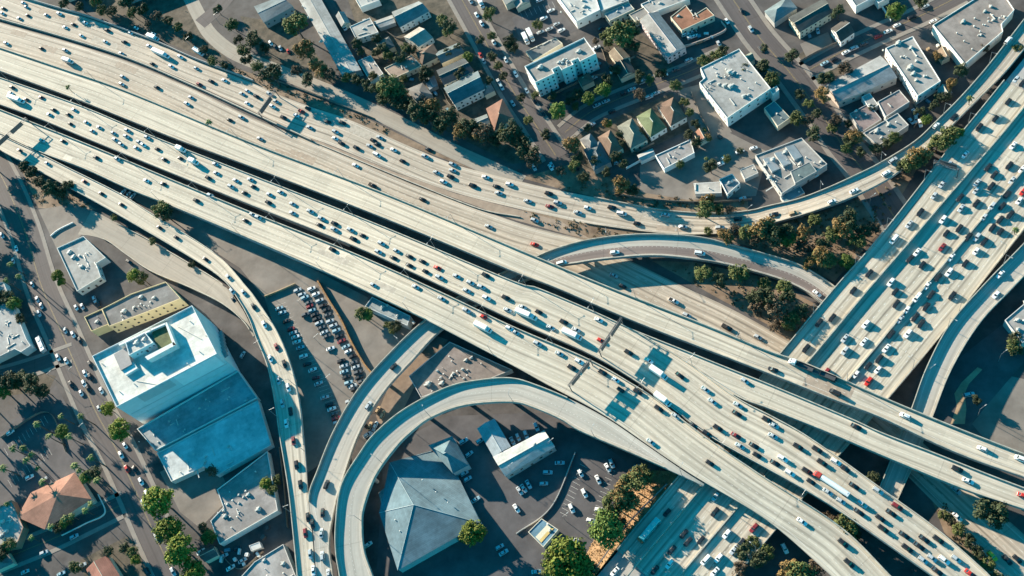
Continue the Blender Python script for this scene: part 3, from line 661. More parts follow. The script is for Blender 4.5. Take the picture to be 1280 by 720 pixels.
B('annex', 'tall white annex box at the corner of the flat white roofed warehouse', 'building', [(962, 112), (971, 107), (974, 112), (966, 118)], 7.2, WHITE, WHITE, par=.3)
B('loading_canopy', 'dark teal loading canopy beside the flat white roofed warehouse', 'canopy', [(955, 135), (968, 126), (988, 147), (972, 158)], 4.2, (.15, .20, .21), CREAM, par=.1)
# row of houses
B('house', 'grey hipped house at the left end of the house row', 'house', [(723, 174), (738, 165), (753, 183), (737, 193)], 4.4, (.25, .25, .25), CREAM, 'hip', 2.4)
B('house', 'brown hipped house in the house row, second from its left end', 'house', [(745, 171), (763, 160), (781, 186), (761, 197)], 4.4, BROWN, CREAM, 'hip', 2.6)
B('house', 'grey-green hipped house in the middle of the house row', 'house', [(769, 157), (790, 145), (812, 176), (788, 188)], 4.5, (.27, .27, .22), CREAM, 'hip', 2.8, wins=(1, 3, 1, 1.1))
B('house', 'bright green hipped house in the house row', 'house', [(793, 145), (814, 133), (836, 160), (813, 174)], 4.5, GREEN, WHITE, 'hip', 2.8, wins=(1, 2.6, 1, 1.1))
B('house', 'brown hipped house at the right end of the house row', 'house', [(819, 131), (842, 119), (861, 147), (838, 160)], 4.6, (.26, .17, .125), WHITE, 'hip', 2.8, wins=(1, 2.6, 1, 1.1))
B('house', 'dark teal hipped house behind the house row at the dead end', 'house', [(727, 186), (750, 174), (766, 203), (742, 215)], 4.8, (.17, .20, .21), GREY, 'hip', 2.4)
B('storage_building', 'low white flat roofed building with bright white walls below the house row', 'building', [(819, 194), (863, 174), (868, 191), (830, 211)], 4.2, (.46, .43, .41), (.76, .76, .72), par=.4, units=((850, 184, 1.),))
B('shed', 'small white shed left of the low white walled building', 'shed', [(797, 194), (815, 186), (819, 194), (801, 202)], 3, LGREY, WHITE, 'gable', .6)
B('trailer_office', 'pale white portable building in the lot by the topmost roadway', 'building', [(867, 229), (901, 227), (902, 241), (869, 242)], 3.6, (.62, .58, .52), (.66, .63, .58), par=.05)
B('garage', 'small cluttered white flat roofed building right of the portable building', 'building', [(899, 224), (915, 217), (925, 229), (909, 243)], 4.6, (.38, .40, .41), WHITE, par=.5, units=((911, 229, 1.5),), wins=(1, 3, 1, 1))
B('workshop', 'grey roofed workshop cluster above the curving topmost ramp', 'building', [(944, 194), (1002, 172), (1034, 205), (977, 242)], 5.6, (.36, .345, .325), LGREY, par=.5, units=((958, 206, 2.2), (966, 200, 2.2), (982, 190, 2.), (962, 222, 1.8), (1000, 205, 1.6)), vents=((970, 228), (1018, 204)), wins=(1, 4, 1.2, 1))
wk = BLD[-1][2]; wo = Vector(wk.location)
for qx, qy in ((962, 202), (976, 195), (990, 187)):
    b = MB(); q = [P(qx-8, qy-1, 5.), P(qx+2, qy-6, 5.), P(qx+13, qy+9, 5.), P(qx+3, qy+15, 5.)]; q = [p-wo for p in poly_ccw(q)]
    lo = [Vector((p.x, p.y, 4.85)) for p in q]; hi = [Vector((p.x, p.y, 6.9 if i in (0, 3) else 5.3)) for i, p in enumerate(q)]
    b.face(hi)
    for i in range(4): b.face([lo[i], lo[(i+1) % 4], hi[(i+1) % 4], hi[i]])
    b.build('sawtooth_roof', mat('sawtooth_sheet', (.42, .41, .39), .8, .15, .3), wk)
B('penthouse', 'dark sloped upper roof standing on the workshop cluster', 'roof room', [(988, 214), (1012, 202), (1021, 214), (994, 229)], 7.4, (.13, .17, .17), GREY, z0=4.9, par=.15)
# top right
B('warehouse', 'large pinkish grey flat roof by the ramp at the top right', 'building', [(1166, 31), (1222, -4), (1256, -6), (1268, 12), (1252, 30), (1254, 39), (1206, 80)], 7, (.35, .305, .275), (.70, .68, .62), par=.5, units=((1204, 27, 1.8), (1231, 14, 1.3)), vents=((1205, 52), (1225, 40), (1196, 42), (1215, 62)))
B('commercial_building', 'long white building with cluttered roof left of the large pinkish flat roof', 'building', [(1107, 60), (1141, 45), (1176, 101), (1147, 120)], 7.4, (.40, .385, .36), (.72, .71, .66), par=.4, units=((1123, 54, 2.2), (1139, 60, 1.6), (1138, 84, 2.4), (1142, 92, 1.8)), wins=(2, 3.4, 1.1, 1.1))
B('warehouse', 'grey gabled warehouse with round skylights at the right side street', 'building', [(1031, 107), (1100, 70), (1121, 97), (1049, 127)], 5.6, (.36, .365, .36), (.50, .40, .34), 'gable', 1.6, vents=((1060, 107), (1070, 102), (1080, 96), (1087, 93), (1094, 89)), wins=(1, 5, 1.2, 1))
B('workshop', 'pinkish roofed workshop below the grey gabled warehouse', 'building', [(1097, 127), (1124, 112), (1137, 127), (1107, 146)], 4.8, (.36, .29, .27), LGREY, par=.35)
B('shed', 'narrow pale shed left of the pinkish roofed workshop', 'shed', [(1077, 121), (1087, 116), (1098, 131), (1088, 137)], 4, LGREY, WHITE, par=.1)
B('workshop', 'low reddish roofed workshop by the wide street', 'building', [(1062, 142), (1086, 129), (1102, 149), (1077, 165)], 3.6, (.33, .255, .24), GREY, par=.25, units=((1070, 139, 1.2),))
B('commercial_building', 'grey flat roofed building near the curving ramp at right', 'building', [(1079, 166), (1122, 141), (1136, 156), (1098, 182)], 5, (.35, .345, .33), LGREY, par=.4, units=((1096, 164, 1.8), (1111, 156, 1.6), (1102, 172, 1.2)))
B('house', 'small dark gabled house with white front at the top right', 'house', [(1039, 36), (1055, 25), (1068, 40), (1051, 52)], 5, (.10, .09, .08), WHITE, 'gable', 2.2, axis=0, wins=(1, 2.6, 1, 1.1))
B('apartment_house', 'dark roofed apartment house with small windows at the top right', 'building', [(986, 22), (1030, -2), (1039, 16), (1000, 40)], 6, (.10, .105, .10), CREAM, 'gable', 1.4, wins=(2, 2.8, .9, 1.1))
B('house', 'teal roofed house in shade at the top edge right of the wide street', 'house', [(956, 14), (984, -4), (996, 10), (968, 28)], 4.6, (.20, .25, .26), GREY, 'hip', 1.8)
B('commercial_building', 'teal flat roofed building at the top edge in the shaded block', 'building', [(1050, -22), (1085, -40), (1104, -10), (1070, 8)], 6, (.22, .25, .26), WHITE, par=.4)
B('house', 'white edged building at the top edge near the side street', 'house', [(1086, -14), (1100, -20), (1112, -4), (1098, 4)], 5, WHITE, WHITE, par=.3)
# left side
B('garage', 'flat roofed garage with a pale rim beside the entry ramp', 'building', [(71, 310), (104, 295), (132, 322), (120, 329), (126, 346), (96, 364)], 5.8, (.44, .43, .40), (.55, .56, .53), par=.9, units=((88, 315, 2.), (93, 321, 2.), (103, 333, 1.6)), wins=(1, 4, 1.4, 1.4))
B('theatre_wing', 'low dark roofed corner wing of the yellow building', 'building', [(105, 396), (127, 386), (136, 405), (114, 414)], 7, (.14, .135, .14), (.60, .47, .25), par=.8, units=((122, 402, 1.6),))
B('arcade_building', 'yellow building with arches beside the tall white block', 'building', [(127, 386), (164, 367), (207, 352), (226, 373), (178, 392), (136, 408)], 9, (.27, .26, .25), (.60, .47, .27), par=.8, units=((177, 371, 1.8), (156, 389, 2.2), (193, 372, 1.5)), wins=(2, 4, 1.1, 1.4))
tall = B('office_block', 'tall white windowless block with bright flat roof', 'building', [(115, 445), (240, 381.7), (271, 442), (145.3, 508.5)], 27, (.74, .72, .65), (.58, .62, .62), par=1.3)
pent = B('penthouse', 'pale machine penthouse on the roof of the tall white block', 'roof room', [(156.5, 428), (181, 415.5), (191.5, 428), (161, 444)], 31, (.52, .52, .49), (.66, .68, .66), z0=25.7, par=1.2, wins=(1, 2.2, .9, .8), units=((172, 428, 2.2), (181, 424, 1.8)))
def roof_part(pxs, z, h, m, nm):
    q = poly_ccw([P(x, y, z) for x, y in pxs]); off = Vector(pent.location); b = MB(); b.prism([(p.x-off.x, p.y-off.y) for p in q], z-h-25.7, z-25.7); return b.build(nm, m, pent)
PW = mat('pale_render', (.60, .62, .59), .85, .12, .3)
roof_part([(142, 443), (157, 434.5), (165, 455), (151, 463)], 28.2, 2.6, mat('grey_roof_deck', (.27, .26, .255), .9, .15, .3), 'low_roof')
roof_part([(150, 460), (166, 452), (172, 460), (157, 469)], 27.4, 1.7, PW, 'low_roof')
roof_part([(188, 412), (206, 405), (216, 429), (199, 438)], 28.3, 2.6, mat('roof_garden_green', (.10, .115, .055), .95, .4, .4), 'roof_garden')
for pts_ in ([(187, 411.5), (206, 403.5), (207.5, 405), (188, 413.5)], [(206, 403.5), (208.5, 402.8), (220, 431), (216.5, 432)], [(220, 431), (217, 427.5), (181, 446), (184.5, 450)], [(148, 430), (188, 411.5), (189, 413.5), (149, 432)]): roof_part(pts_, 29.8, 4.1, PW, 'screen_wall')
fa, fb = P(145.3, 508.5, 27)-Vector(tall.location), P(271, 442, 27)-Vector(tall.location); fd = (fb-fa); fl = fd.length; fd.normalize(); fn = Vector((fd.y, -fd.x, 0))
if fn.y > 0: fn = -fn
for f0, f1, z0_, z1_, mm in ((.56, .97, 15.5, 26, mat('pale_wall_panel', (.70, .75, .74), .8, .08, .3)), (.2, .52, 19, 26, mat('grey_wall_panel', (.44, .46, .46), .8, .08, .3)), (.02, .99, 9.5, 10.2, PW), (.02, .99, 14.6, 14.9, mat('grey_wall_panel', (.44, .46, .46)))):
    b = MB(); c_ = fa+fd*(fl*(f0+f1)/2)+fn*.06; b.box((c_.x, c_.y, (z0_+z1_)/2), (fl*(f1-f0), .16, z1_-z0_), ax=(fd, fn, Vector((0, 0, 1)))); b.build('wall_panel', mm, tall)
ga, gb_2 = P(240, 381.7, 27)-Vector(tall.location), P(271, 442, 27)-Vector(tall.location)
for k in range(6):
    q = ga.lerp(gb_2, .25+.12*k); b = MB(); ed_ = (gb_2-ga).normalized(); en = Vector((ed_.y, -ed_.x, 0)); en = en if en.x > 0 else -en
    b.box((q.x+en.x*1.2, q.y+en.y*1.2, 3+k*2.6), (5, 2.4, .25), ax=(ed_, en, Vector((0, 0, 1)))); b.box((q.x+en.x*2.3, q.y+en.y*2.3, 3.6+k*2.6), (5, .12, 1.1), ax=(ed_, en, Vector((0, 0, 1)))); b.build('fire_stair_landing', STEEL, tall)
for x, y in ((168, 480), (235, 455), (250, 440), (258, 420), (238, 402), (128, 455), (150, 490)):
    p = P(x, y, 25.7)-Vector(tall.location); ob = put('vent_pipe', VENT, tall); ob.location = (p.x, p.y, 25.7)
for pa, pb in (((222, 408), (252, 424)), ((170, 476), (205, 482))):
    b = MB(); b.tube(P(*pa, 25.95)-Vector(tall.location), P(*pb, 25.95)-Vector(tall.location), .14, .14, 6); b.build('roof_pipe', UNITM, tall)
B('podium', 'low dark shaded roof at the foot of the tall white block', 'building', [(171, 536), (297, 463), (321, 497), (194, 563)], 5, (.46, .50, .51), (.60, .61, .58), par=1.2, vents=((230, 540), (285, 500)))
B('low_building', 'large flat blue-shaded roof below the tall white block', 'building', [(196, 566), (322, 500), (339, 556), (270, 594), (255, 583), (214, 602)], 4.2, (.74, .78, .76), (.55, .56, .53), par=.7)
B('low_building', 'pinkish flat roofed building with a notched corner beside the exit ramp', 'building', [(263, 651), (279, 634), (271, 612), (334, 564), (347, 638), (274, 680)], 5, (.40, .375, .355), (.60, .585, .54), par=.6, units=((282, 645, 1.6), (311, 618, 1.6), (324, 636, 2.)), vents=((290, 660), (300, 640), (320, 590)))
B('low_building', 'pale roofed building at the bottom edge beside the exit ramp', 'building', [(300, 722), (318, 702), (354, 680), (372, 726), (340, 745)], 5, (.44, .42, .40), (.52, .5, .46), par=.5, units=((331, 700, 1.4), (355, 704, 1.6)))
B('warehouse', 'pale grey flat roof cut by the left edge of the picture', 'building', [(-40, 372), (4, 352), (33, 424), (38, 432), (26, 440), (18, 436), (-24, 457)], 6, (.43, .425, .41), (.62, .61, .58), par=.3, vents=((8, 402), (15, 418), (2, 390)))
B('church', 'terracotta tiled hall with a hipped end by the left street', 'building', [(22, 646), (39, 616), (93, 591), (114, 624), (56, 661)], 6, (.40, .20, .14), (.58, .45, .36), 'pyramid', 3.2, axis=(72, 618))
B('church_wing', 'terracotta wing with a white roof court at the lower left edge', 'building', [(-14, 640), (14, 625), (29, 659), (20, 683), (-14, 690)], 5, (.52, .49, .45), (.36, .185, .125), par=.9, units=((4, 652, 2.), (9, 664, 2.), (2, 670, 1.6)))
B('house', 'small terracotta gabled house at the bottom edge left', 'house', [(108, 712), (134, 695), (152, 724), (124, 742)], 4.6, (.38, .17, .125), CREAM, 'gable', 2.2)
# bottom centre
hall = empty('hall', P(525, 635, 0)); tag(hall, 'big blue-grey metal hall with a pointed roof inside the loop ramp', 'building'); BLD.append(('hall', [], hall))
ho = Vector(hall.location); hv = {k: P(x, y, 7.)-ho for k, x, y in (('A', 487, 578), ('B', 537, 556), ('C', 568, 590), ('D', 601, 654), ('E', 497, 713), ('F', 474, 641))}; hv['T'] = P(517, 631, 11.5)-ho
nn = (hv['T']-hv['A']).cross(hv['D']-hv['A'])
for k in 'BC': q = hv[k]; q.z = hv['A'].z-(nn.x*(q.x-hv['A'].x)+nn.y*(q.y-hv['A'].y))/nn.z
hm = roof_mat('hall_metal', (.15, .22, .245), True); hw = mat('hall_wall', (.36, .38, .38), .85, .12, .25)
for poly, ed_ in (('ATDCB', 'AD'), ('AFT', 'AF'), ('FET', 'FE'), ('EDT', 'ED')):
    b = MB(); q = [hv[k] for k in poly]; c_ = sum(q, Vector())/len(q)
    if (q[1]-q[0]).cross(q[2]-q[0]).z < 0: q = q[::-1]
    b.face(q); ro = b.build('roof', hm, hall); roof_uv(ro, hv[ed_[1]]-hv[ed_[0]])
b = MB()
for k, l in zip('ABCDEF', 'BCDEFA'):
    p, q = hv[k], hv[l]; cc = Vector((0, 0, 0)); p2, q2 = p*.985, q*.985; p2.z = p.z-.08; q2.z = q.z-.08; b.face([(p2.x, p2.y, -.05), (q2.x, q2.y, -.05), q2, p2])
b.build('wall', hw, hall)
for k in 'ADEF':
    b = MB(); b.tube(hv[k]+Vector((0, 0, .06)), hv['T']+Vector((0, 0, .06)), .13, .13, 6); b.build('ridge_cap', mat('ridge_metal', (.34, .40, .40), .6), hall)
for x, y in ((508, 612), (528, 600), (545, 615), (560, 628), (500, 664), (494, 650), (530, 650)):
    p = P(x, y, 9.)-ho; ob = put('vent_pipe', VENT, hall); ob.location = (p.x, p.y, 8.4)
B('hall_wing', 'hipped metal wing joined to the big pyramid roofed hall', 'building', [(536, 557), (565, 546), (585, 581), (566, 591)], 6.2, (.17, .25, .27), (.40, .42, .42), 'hip', 3.4, axis=0, roofvar=.05)
B('shed', 'small pale gabled shed on the left of the pyramid roofed hall', 'shed', [(474, 616), (497, 597), (502, 608), (508, 624), (480, 642)], 4.6, (.36, .40, .39), GREY, 'pyramid', .8)
B('workshop', 'pale gabled metal workshop with a dark roof hatch', 'building', [(617, 571), (679.6, 538.5), (693, 558.6), (632, 595)], 5.5, (.54, .56, .53), (.34, .38, .38), 'gable', 1.3, axis=0, units=((668, 556, 1.5),), wins=(1, 5, 1.4, 1.2), roofvar=.05)
B('workshop_wing', 'blue-grey wing attached to the pale gabled metal workshop', 'building', [(597, 536), (618, 524), (638, 558), (617, 571)], 4.6, (.42, .48, .50), (.36, .40, .40), 'gable', 1.0, axis=1, roofvar=.05)
kio = B('kiosk', 'small parking lot kiosk with blue striped roof', 'kiosk', [(660, 665), (677, 648), (698, 662), (679, 684)], 3.6, (.20, .36, .46), (.62, .56, .44), par=.25)
B('low_building', 'small teal roofed building tucked under the edge of the lower deck', 'building', [(456, 383), (465, 371), (513, 395), (509, 407)], 6, (.36, .40, .40), (.50, .53, .52), par=.5, units=((478, 384, 1.6), (497, 395, 1.3)))
B('market', 'brown flat roof between the loop ramp and the lower deck', 'building', [(511, 470), (562, 427), (640, 462), (606, 476), (560, 484), (526, 497)], 4, (.275, .23, .205), (.48, .45, .42), par=.4, units=((536, 480, 2.4), (553, 479, 2.), (583, 450, 1.5), (590, 447, 1.3)), vents=((562, 446), (555, 468), (575, 470), (565, 452), (602, 455)))
B('warehouse', 'pale flat roof at the right edge above the shaded street', 'building', [(1256, 400), (1296, 366), (1316, 420), (1278, 428)], 6, (.44, .42, .39), (.56, .54, .50), par=.4, units=((1272, 400, 1.5),))
for lb_, q_, c_, r_ in (('dark gabled house right of the small tan house', [(767, 82), (785, 74), (794, 90), (776, 98)], (.11, .10, .09), 'gable'), ('small terracotta shed right of the house row', [(868, 167), (881, 160), (887, 171), (874, 178)], (.30, .15, .10), 'gable'),
        ('teal roofed house in the dense yards left of the diagonal street', [(544, 66), (572, 54), (580, 66), (552, 79)], (.15, .19, .20), 'gable'), ('small grey house above the terracotta hipped house', [(600, 108), (612, 102), (618, 113), (606, 119)], (.24, .23, .22), 'hip'),
        ('brown roofed shack behind the long white building', [(1172, 64), (1182, 59), (1188, 70), (1178, 75)], (.26, .19, .13), 'gable'), ('pale shack below the long white building', [(1172, 112), (1184, 106), (1190, 116), (1178, 122)], (.33, .33, .31), 'gable'),
        ('grey shed between the strip building and the pale flat house', [(420, 20), (430, 15), (437, 28), (427, 33)], (.3, .31, .31), 'gable'), ('dark house in the yards below the pale flat house', [(470, 54), (486, 46), (493, 58), (477, 66)], (.15, .15, .14), 'hip'),
        ('brown cottage by the shaded side street', [(722, 98), (736, 91), (742, 101), (728, 108)], (.22, .16, .12), 'hip'), ('grey cottage at the top edge by the commercial lot', [(640, -2), (656, -10), (662, 2), (646, 10)], (.27, .27, .26), 'gable'),
        ('green-grey cottage beside the wide top right street', [(928, 72), (938, 66), (943, 74), (933, 80)], (.22, .24, .19), 'gable'), ('teal lean-to roof in the lower yard of the workshop cluster', [(975, 245), (1000, 232), (1006, 241), (981, 254)], (.16, .25, .27), 'flat'),
        ('pale carport beside the workshop cluster', [(925, 212), (942, 205), (948, 216), (931, 224)], (.42, .40, .36), 'flat'), ('dark shed at the bottom left by the junk yard', [(250, 690), (266, 682), (272, 694), (256, 702)], (.14, .14, .14), 'gable'),
        ('white container in the junk yard at the bottom left', [(311, 682), (324, 677), (327, 684), (314, 689)], (.7, .7, .67), 'flat'), ('grey roofed house cut by the left edge near the side street', [(-14, 700), (8, 690), (16, 704), (-6, 714)], (.25, .25, .24), 'hip')):
    B('house' if 'house' in lb_ or 'cottage' in lb_ else 'shed', lb_, 'house' if 'house' in lb_ or 'cottage' in lb_ else 'shed', q_, 4.2 if r_ != 'flat' else 3, c_, CREAM if r_ != 'flat' else LGREY, r_, 1.9, par=.15)
# stripes on the kiosk roof
kc = P(678.5, 665, 3.45)
for nm, fx, mm in (('roof_stripe', (.18, .38), mat('cream_roof', (.62, .56, .42), .8)), ('roof_stripe', (.38, .5), mat('ochre_roof', (.55, .40, .15), .8))):
    q = [P(660, 665, 3.4), P(677, 648, 3.4), P(698, 662, 3.4), P(679, 684, 3.4)]
    b = MB(); e = lambda f, g: q[0].lerp(q[3], f*1.2+.2).lerp(q[1].lerp(q[2], f*1.2+.2), .08+.84*g)+Vector((0, 0, .1))-Vector(kio.location)
    b.face([e(fx[0], 0), e(fx[1], 0), e(fx[1], 1), e(fx[0], 1)]); b.build(nm, mm, kio)

# ------------------------------------------------------------------ signs, gantries, lamps
def on_road(key, x, y):
    rd = ROADS[key]; z = rd.C[rd.n//2].z; i = 0
    for _ in range(6):
        p = P(x, y, z); i = min(range(rd.n), key=lambda k: (rd.C[k].xy-p.xy).length_squared); z = rd.C[i].z
    j = min(rd.n-2, max(1, i)); t = (rd.C[j+1]-rd.C[j-1]).normalized()*rd.dirn
    wd = (rd.R[i]-rd.L[i]).length; s = (p-rd.L[i]).dot(rd.side[i])
    # height on the banked surface
    f = max(0, min(1, s/max(wd, .1))); p.z = rd.L[i].z+(rd.R[i].z-rd.L[i].z)*f
    return p, t, i, s, wd
GST = mat('gantry_steel', (.10, .105, .11), .6, .15, 1, metal=.2)
def gantry(label, a, b, base_z, h=7.8, panels=((.1, .45), (.55, .9)), ph=3.4, one_post=False):
    A, Bq = P(a[0], a[1], base_z), P(b[0], b[1], base_z)
    root = empty('sign_gantry', A); tag(root, label, 'sign gantry', 'sign gantries over the decks')
    d = (Bq-A); ln = d.length; d.normalize(); nr = Vector((-d.y, d.x, 0)); up = Vector((0, 0, 1))
    for q in ([0.] if one_post else [0., ln]):
        b_ = MB(); b_.tube(d*q, d*q+up*h, .28, .24, 8); b_.build('post', GST, root)
    t = MB()
    for oz in (0, 1.5):
        for on in (-.38, .38): t.box(d*ln/2+nr*on+up*(h-1.5+oz), (ln+1, .16, .16), ax=(d, nr, up))
    k = int(ln/1.8)
    for i in range(k):
        p0, p1 = d*(ln*i/k), d*(ln*(i+1)/k)
        t.tube(p0-nr*.38+up*h, p1+nr*.38+up*h, .07, .07, 4); t.tube(p0-nr*.55+up*(h-1.5), p1-nr*.55+up*h, .07, .07, 4)
    t.build('truss', GST, root)
    for f0, f1 in panels:
        pb = MB(); pb.box(d*(ln*(f0+f1)/2)+nr*.75+up*(h-.8), (ln*(f1-f0), .18, ph), ax=(d, nr, up)); pb.build('sign_panel', GST, root)
    w_ = MB(); w_.box(d*ln/2-nr*.9+up*(h-1.9), (ln*.8, .25, .06), ax=(d, nr, up)); w_.build('walkway', GST, root)
    return root
gantry('grey truss gantry across the jammed deck, right of the picture centre', (779, 406), (752, 446), 12.9, panels=((.08, .5), (.56, .95)))
gantry('grey truss gantry over the lower deck just below the other central gantry', (741, 457), (715, 489), 12.9, panels=((.1, .45), (.55, .92)))
gantry('grey truss gantry over the lower deck near the left edge', (41, 156), (3, 190), 5.6, panels=((.15, .5), (.6, .95)))
gantry('grey truss gantry over the topmost roadway near the dirt strip', (350, 122), (330, 150), .1, panels=((.3, .95),))
gantry('grey truss gantry on the left carriageway of the crossing freeway', (1166, 212), (1196, 222), 6, panels=((.2, .9),), h=8)

LAMP = {}  # shared lamp meshes
def street_lamp(p, d, arm=2, h=10.5, label='tall grey street lamp', group='street lamps'):
    k = (arm, h)
    if k not in LAMP:
        b = MB(); b.tube((0, 0, 0), (0, 0, h), .14, .08, 6); pole = b.mesh('pole', [STEEL])
        arms = []
        for s in ((1, -1) if arm == 2 else (1,)):
            b = MB(); b.tube((0, 0, h-.3), (s*2.4, 0, h+.25), .07, .05, 5); ar = b.mesh('arm', [STEEL])
            b = MB(); b.box((s*2.7, 0, h+.27), (.9, .34, .16)); arms.append((ar, b.mesh('lamp_head', [mat('lamp_housing', (.42, .42, .4), .5)])))
        LAMP[k] = (pole, arms)
    pole, arms = LAMP[k]
    r = empty('street_lamp', p, math.atan2(d.y, d.x)); tag(r, label, 'street lamp', group)
    put('pole', pole, r)
    for ar, hd in arms: a = put('arm', ar, r); put('lamp_head', hd, a)
    LAMPS.append((r, label)); return r
LAMPS = []
def lamps_on(key, pts, arm, where, edge):
    for x, y in pts:
        p, t, i, s, wd = on_road(key, x, y); rd = ROADS[key]
        q = (rd.L[i]+rd.side[i]*.2 if edge == 'L' else rd.R[i]-rd.side[i]*.2 if edge == 'R' else p)
        street_lamp(Vector((q.x, q.y, q.z)), rd.side[i]*(1 if edge != 'R' else -1), arm, 10.5, where)
lamps_on('R4', [(12, 105), (102, 136), (196, 173), (355, 235), (440, 270), (545, 314), (655, 356), (742, 392), (878, 449)], 2, 'twin-arm street lamp on the top edge of the jammed deck', 'L')
lamps_on('R5', [(72, 166), (160, 204), (250, 240), (345, 280), (430, 314), (510, 348), (610, 396), (690, 432), (800, 494), (905, 568), (1000, 628)], 2, 'twin-arm street lamp on the median below the jammed deck', 'L')
lamps_on('R5', [(200, 252), (300, 296), (405, 340), (508, 390), (616, 445)], 1, 'single-arm street lamp on the bottom edge of the lower deck', 'R')
lamps_on('R3', [(120, 102), (300, 172), (430, 222), (575, 280), (690, 330), (800, 375), (925, 425), (1060, 480)], 1, 'single-arm street lamp on the top edge of the empty deck', 'L')
lamps_on('R9', [(852, 594), (745, 548), (640, 505), (540, 523), (480, 580), (454, 650)], 1, 'single-arm street lamp on the inner edge of the loop ramp', 'R')
lamps_on('R8', [(1070, 330), (1110, 285), (1155, 230), (1210, 160), (1020, 390)], 1, 'single-arm street lamp on the left edge of the crossing freeway', 'L')
lamps_on('R8', [(1250, 322), (1200, 390), (1140, 462), (950, 690)], 1, 'single-arm street lamp on the right edge of the crossing freeway', 'R')
lamps_on('R7', [(340, 400), (372, 480), (380, 560), (270, 320)], 1, 'single-arm street lamp on the right edge of the exit ramp', 'L')
lamps_on('R7', [(362, 640), (345, 520), (326, 440)], 1, 'single-arm street lamp on the left edge of the exit ramp', 'R')
lamps_on('R1', [(1098, 205), (1025, 239), (1180, 148), (1240, 80)], 1, 'street lamp on the upper edge of the top right ramp', 'L')
lamps_on('R6', [(760, 294), (850, 295), (450, 485), (500, 430)], 1, 'single-arm street lamp on the shaded edge of the curved ramp', 'L')
lamps_on('R11', [(1185, 410), (1255, 330)], 1, 'single-arm street lamp on the shaded edge of the ramp at right', 'L')
for x, y in [(725, 600), (708, 652), (640, 590), (690, 560), (935, 272), (880, 262), (1222, 520), (1248, 452), (1087, 258), (1160, 470), (96, 470), (70, 475), (240, 60), (275, 30), (110, 540), (400, 430), (380, 385), (415, 480)]:
    street_lamp(P(x, y, .05), Vector((1, .6, 0)), 1, 9, 'single-arm street lamp standing on the ground among the lots')

# ------------------------------------------------------------------ vehicles
CARCOL = {'w': ('white', (.74, .74, .72)), 's': ('silver', (.42, .45, .46)), 'k': ('black', (.018, .02, .023)), 'g': ('dark grey', (.09, .095, .10)),
          'r': ('red', (.52, .03, .02)), 'm': ('dark red', (.22, .025, .03)), 'b': ('pale blue', (.28, .42, .47)), 'y': ('yellow', (.75, .48, .05)), 'n': ('tan', (.42, .30, .18))}
TYRE = mat('tyre_rubber', (.02, .02, .02), .9); CGL = mat('car_glass', (.02, .028, .034), .12, .05, 1, spec=.5)
REDL = mat('tail_light_red', (.35, .02, .015), .4); HEADL = mat('headlight_lens', (.7, .7, .68), .3)
def paint(c):
    n, v = CARCOL[c]; return mat('car_paint_'+n.replace(' ', '_'), v, .35, .04, 1, spec=.5)
def ring(x, hw, z0, z1, r=.12):
    "cross-section of the body at x, from left sill over the top to the right sill"
    return [(x, -hw*.94, z0), (x, -hw, z0+r*1.5), (x, -hw, z1-r), (x, -hw+r*1.2, z1), (x, hw-r*1.2, z1), (x, hw, z1-r), (x, hw, z0+r*1.5), (x, hw*.94, z0)]
def loft(b, rs, mi=0, cap=True):
    for a, c in zip(rs, rs[1:]):
        n = len(a)
        for i in range(n): b.face([a[i], c[i], c[(i+1) % n], a[(i+1) % n]], mi=mi)
    if cap: b.face(rs[0], mi=mi); b.face(rs[-1][::-1], mi=mi)
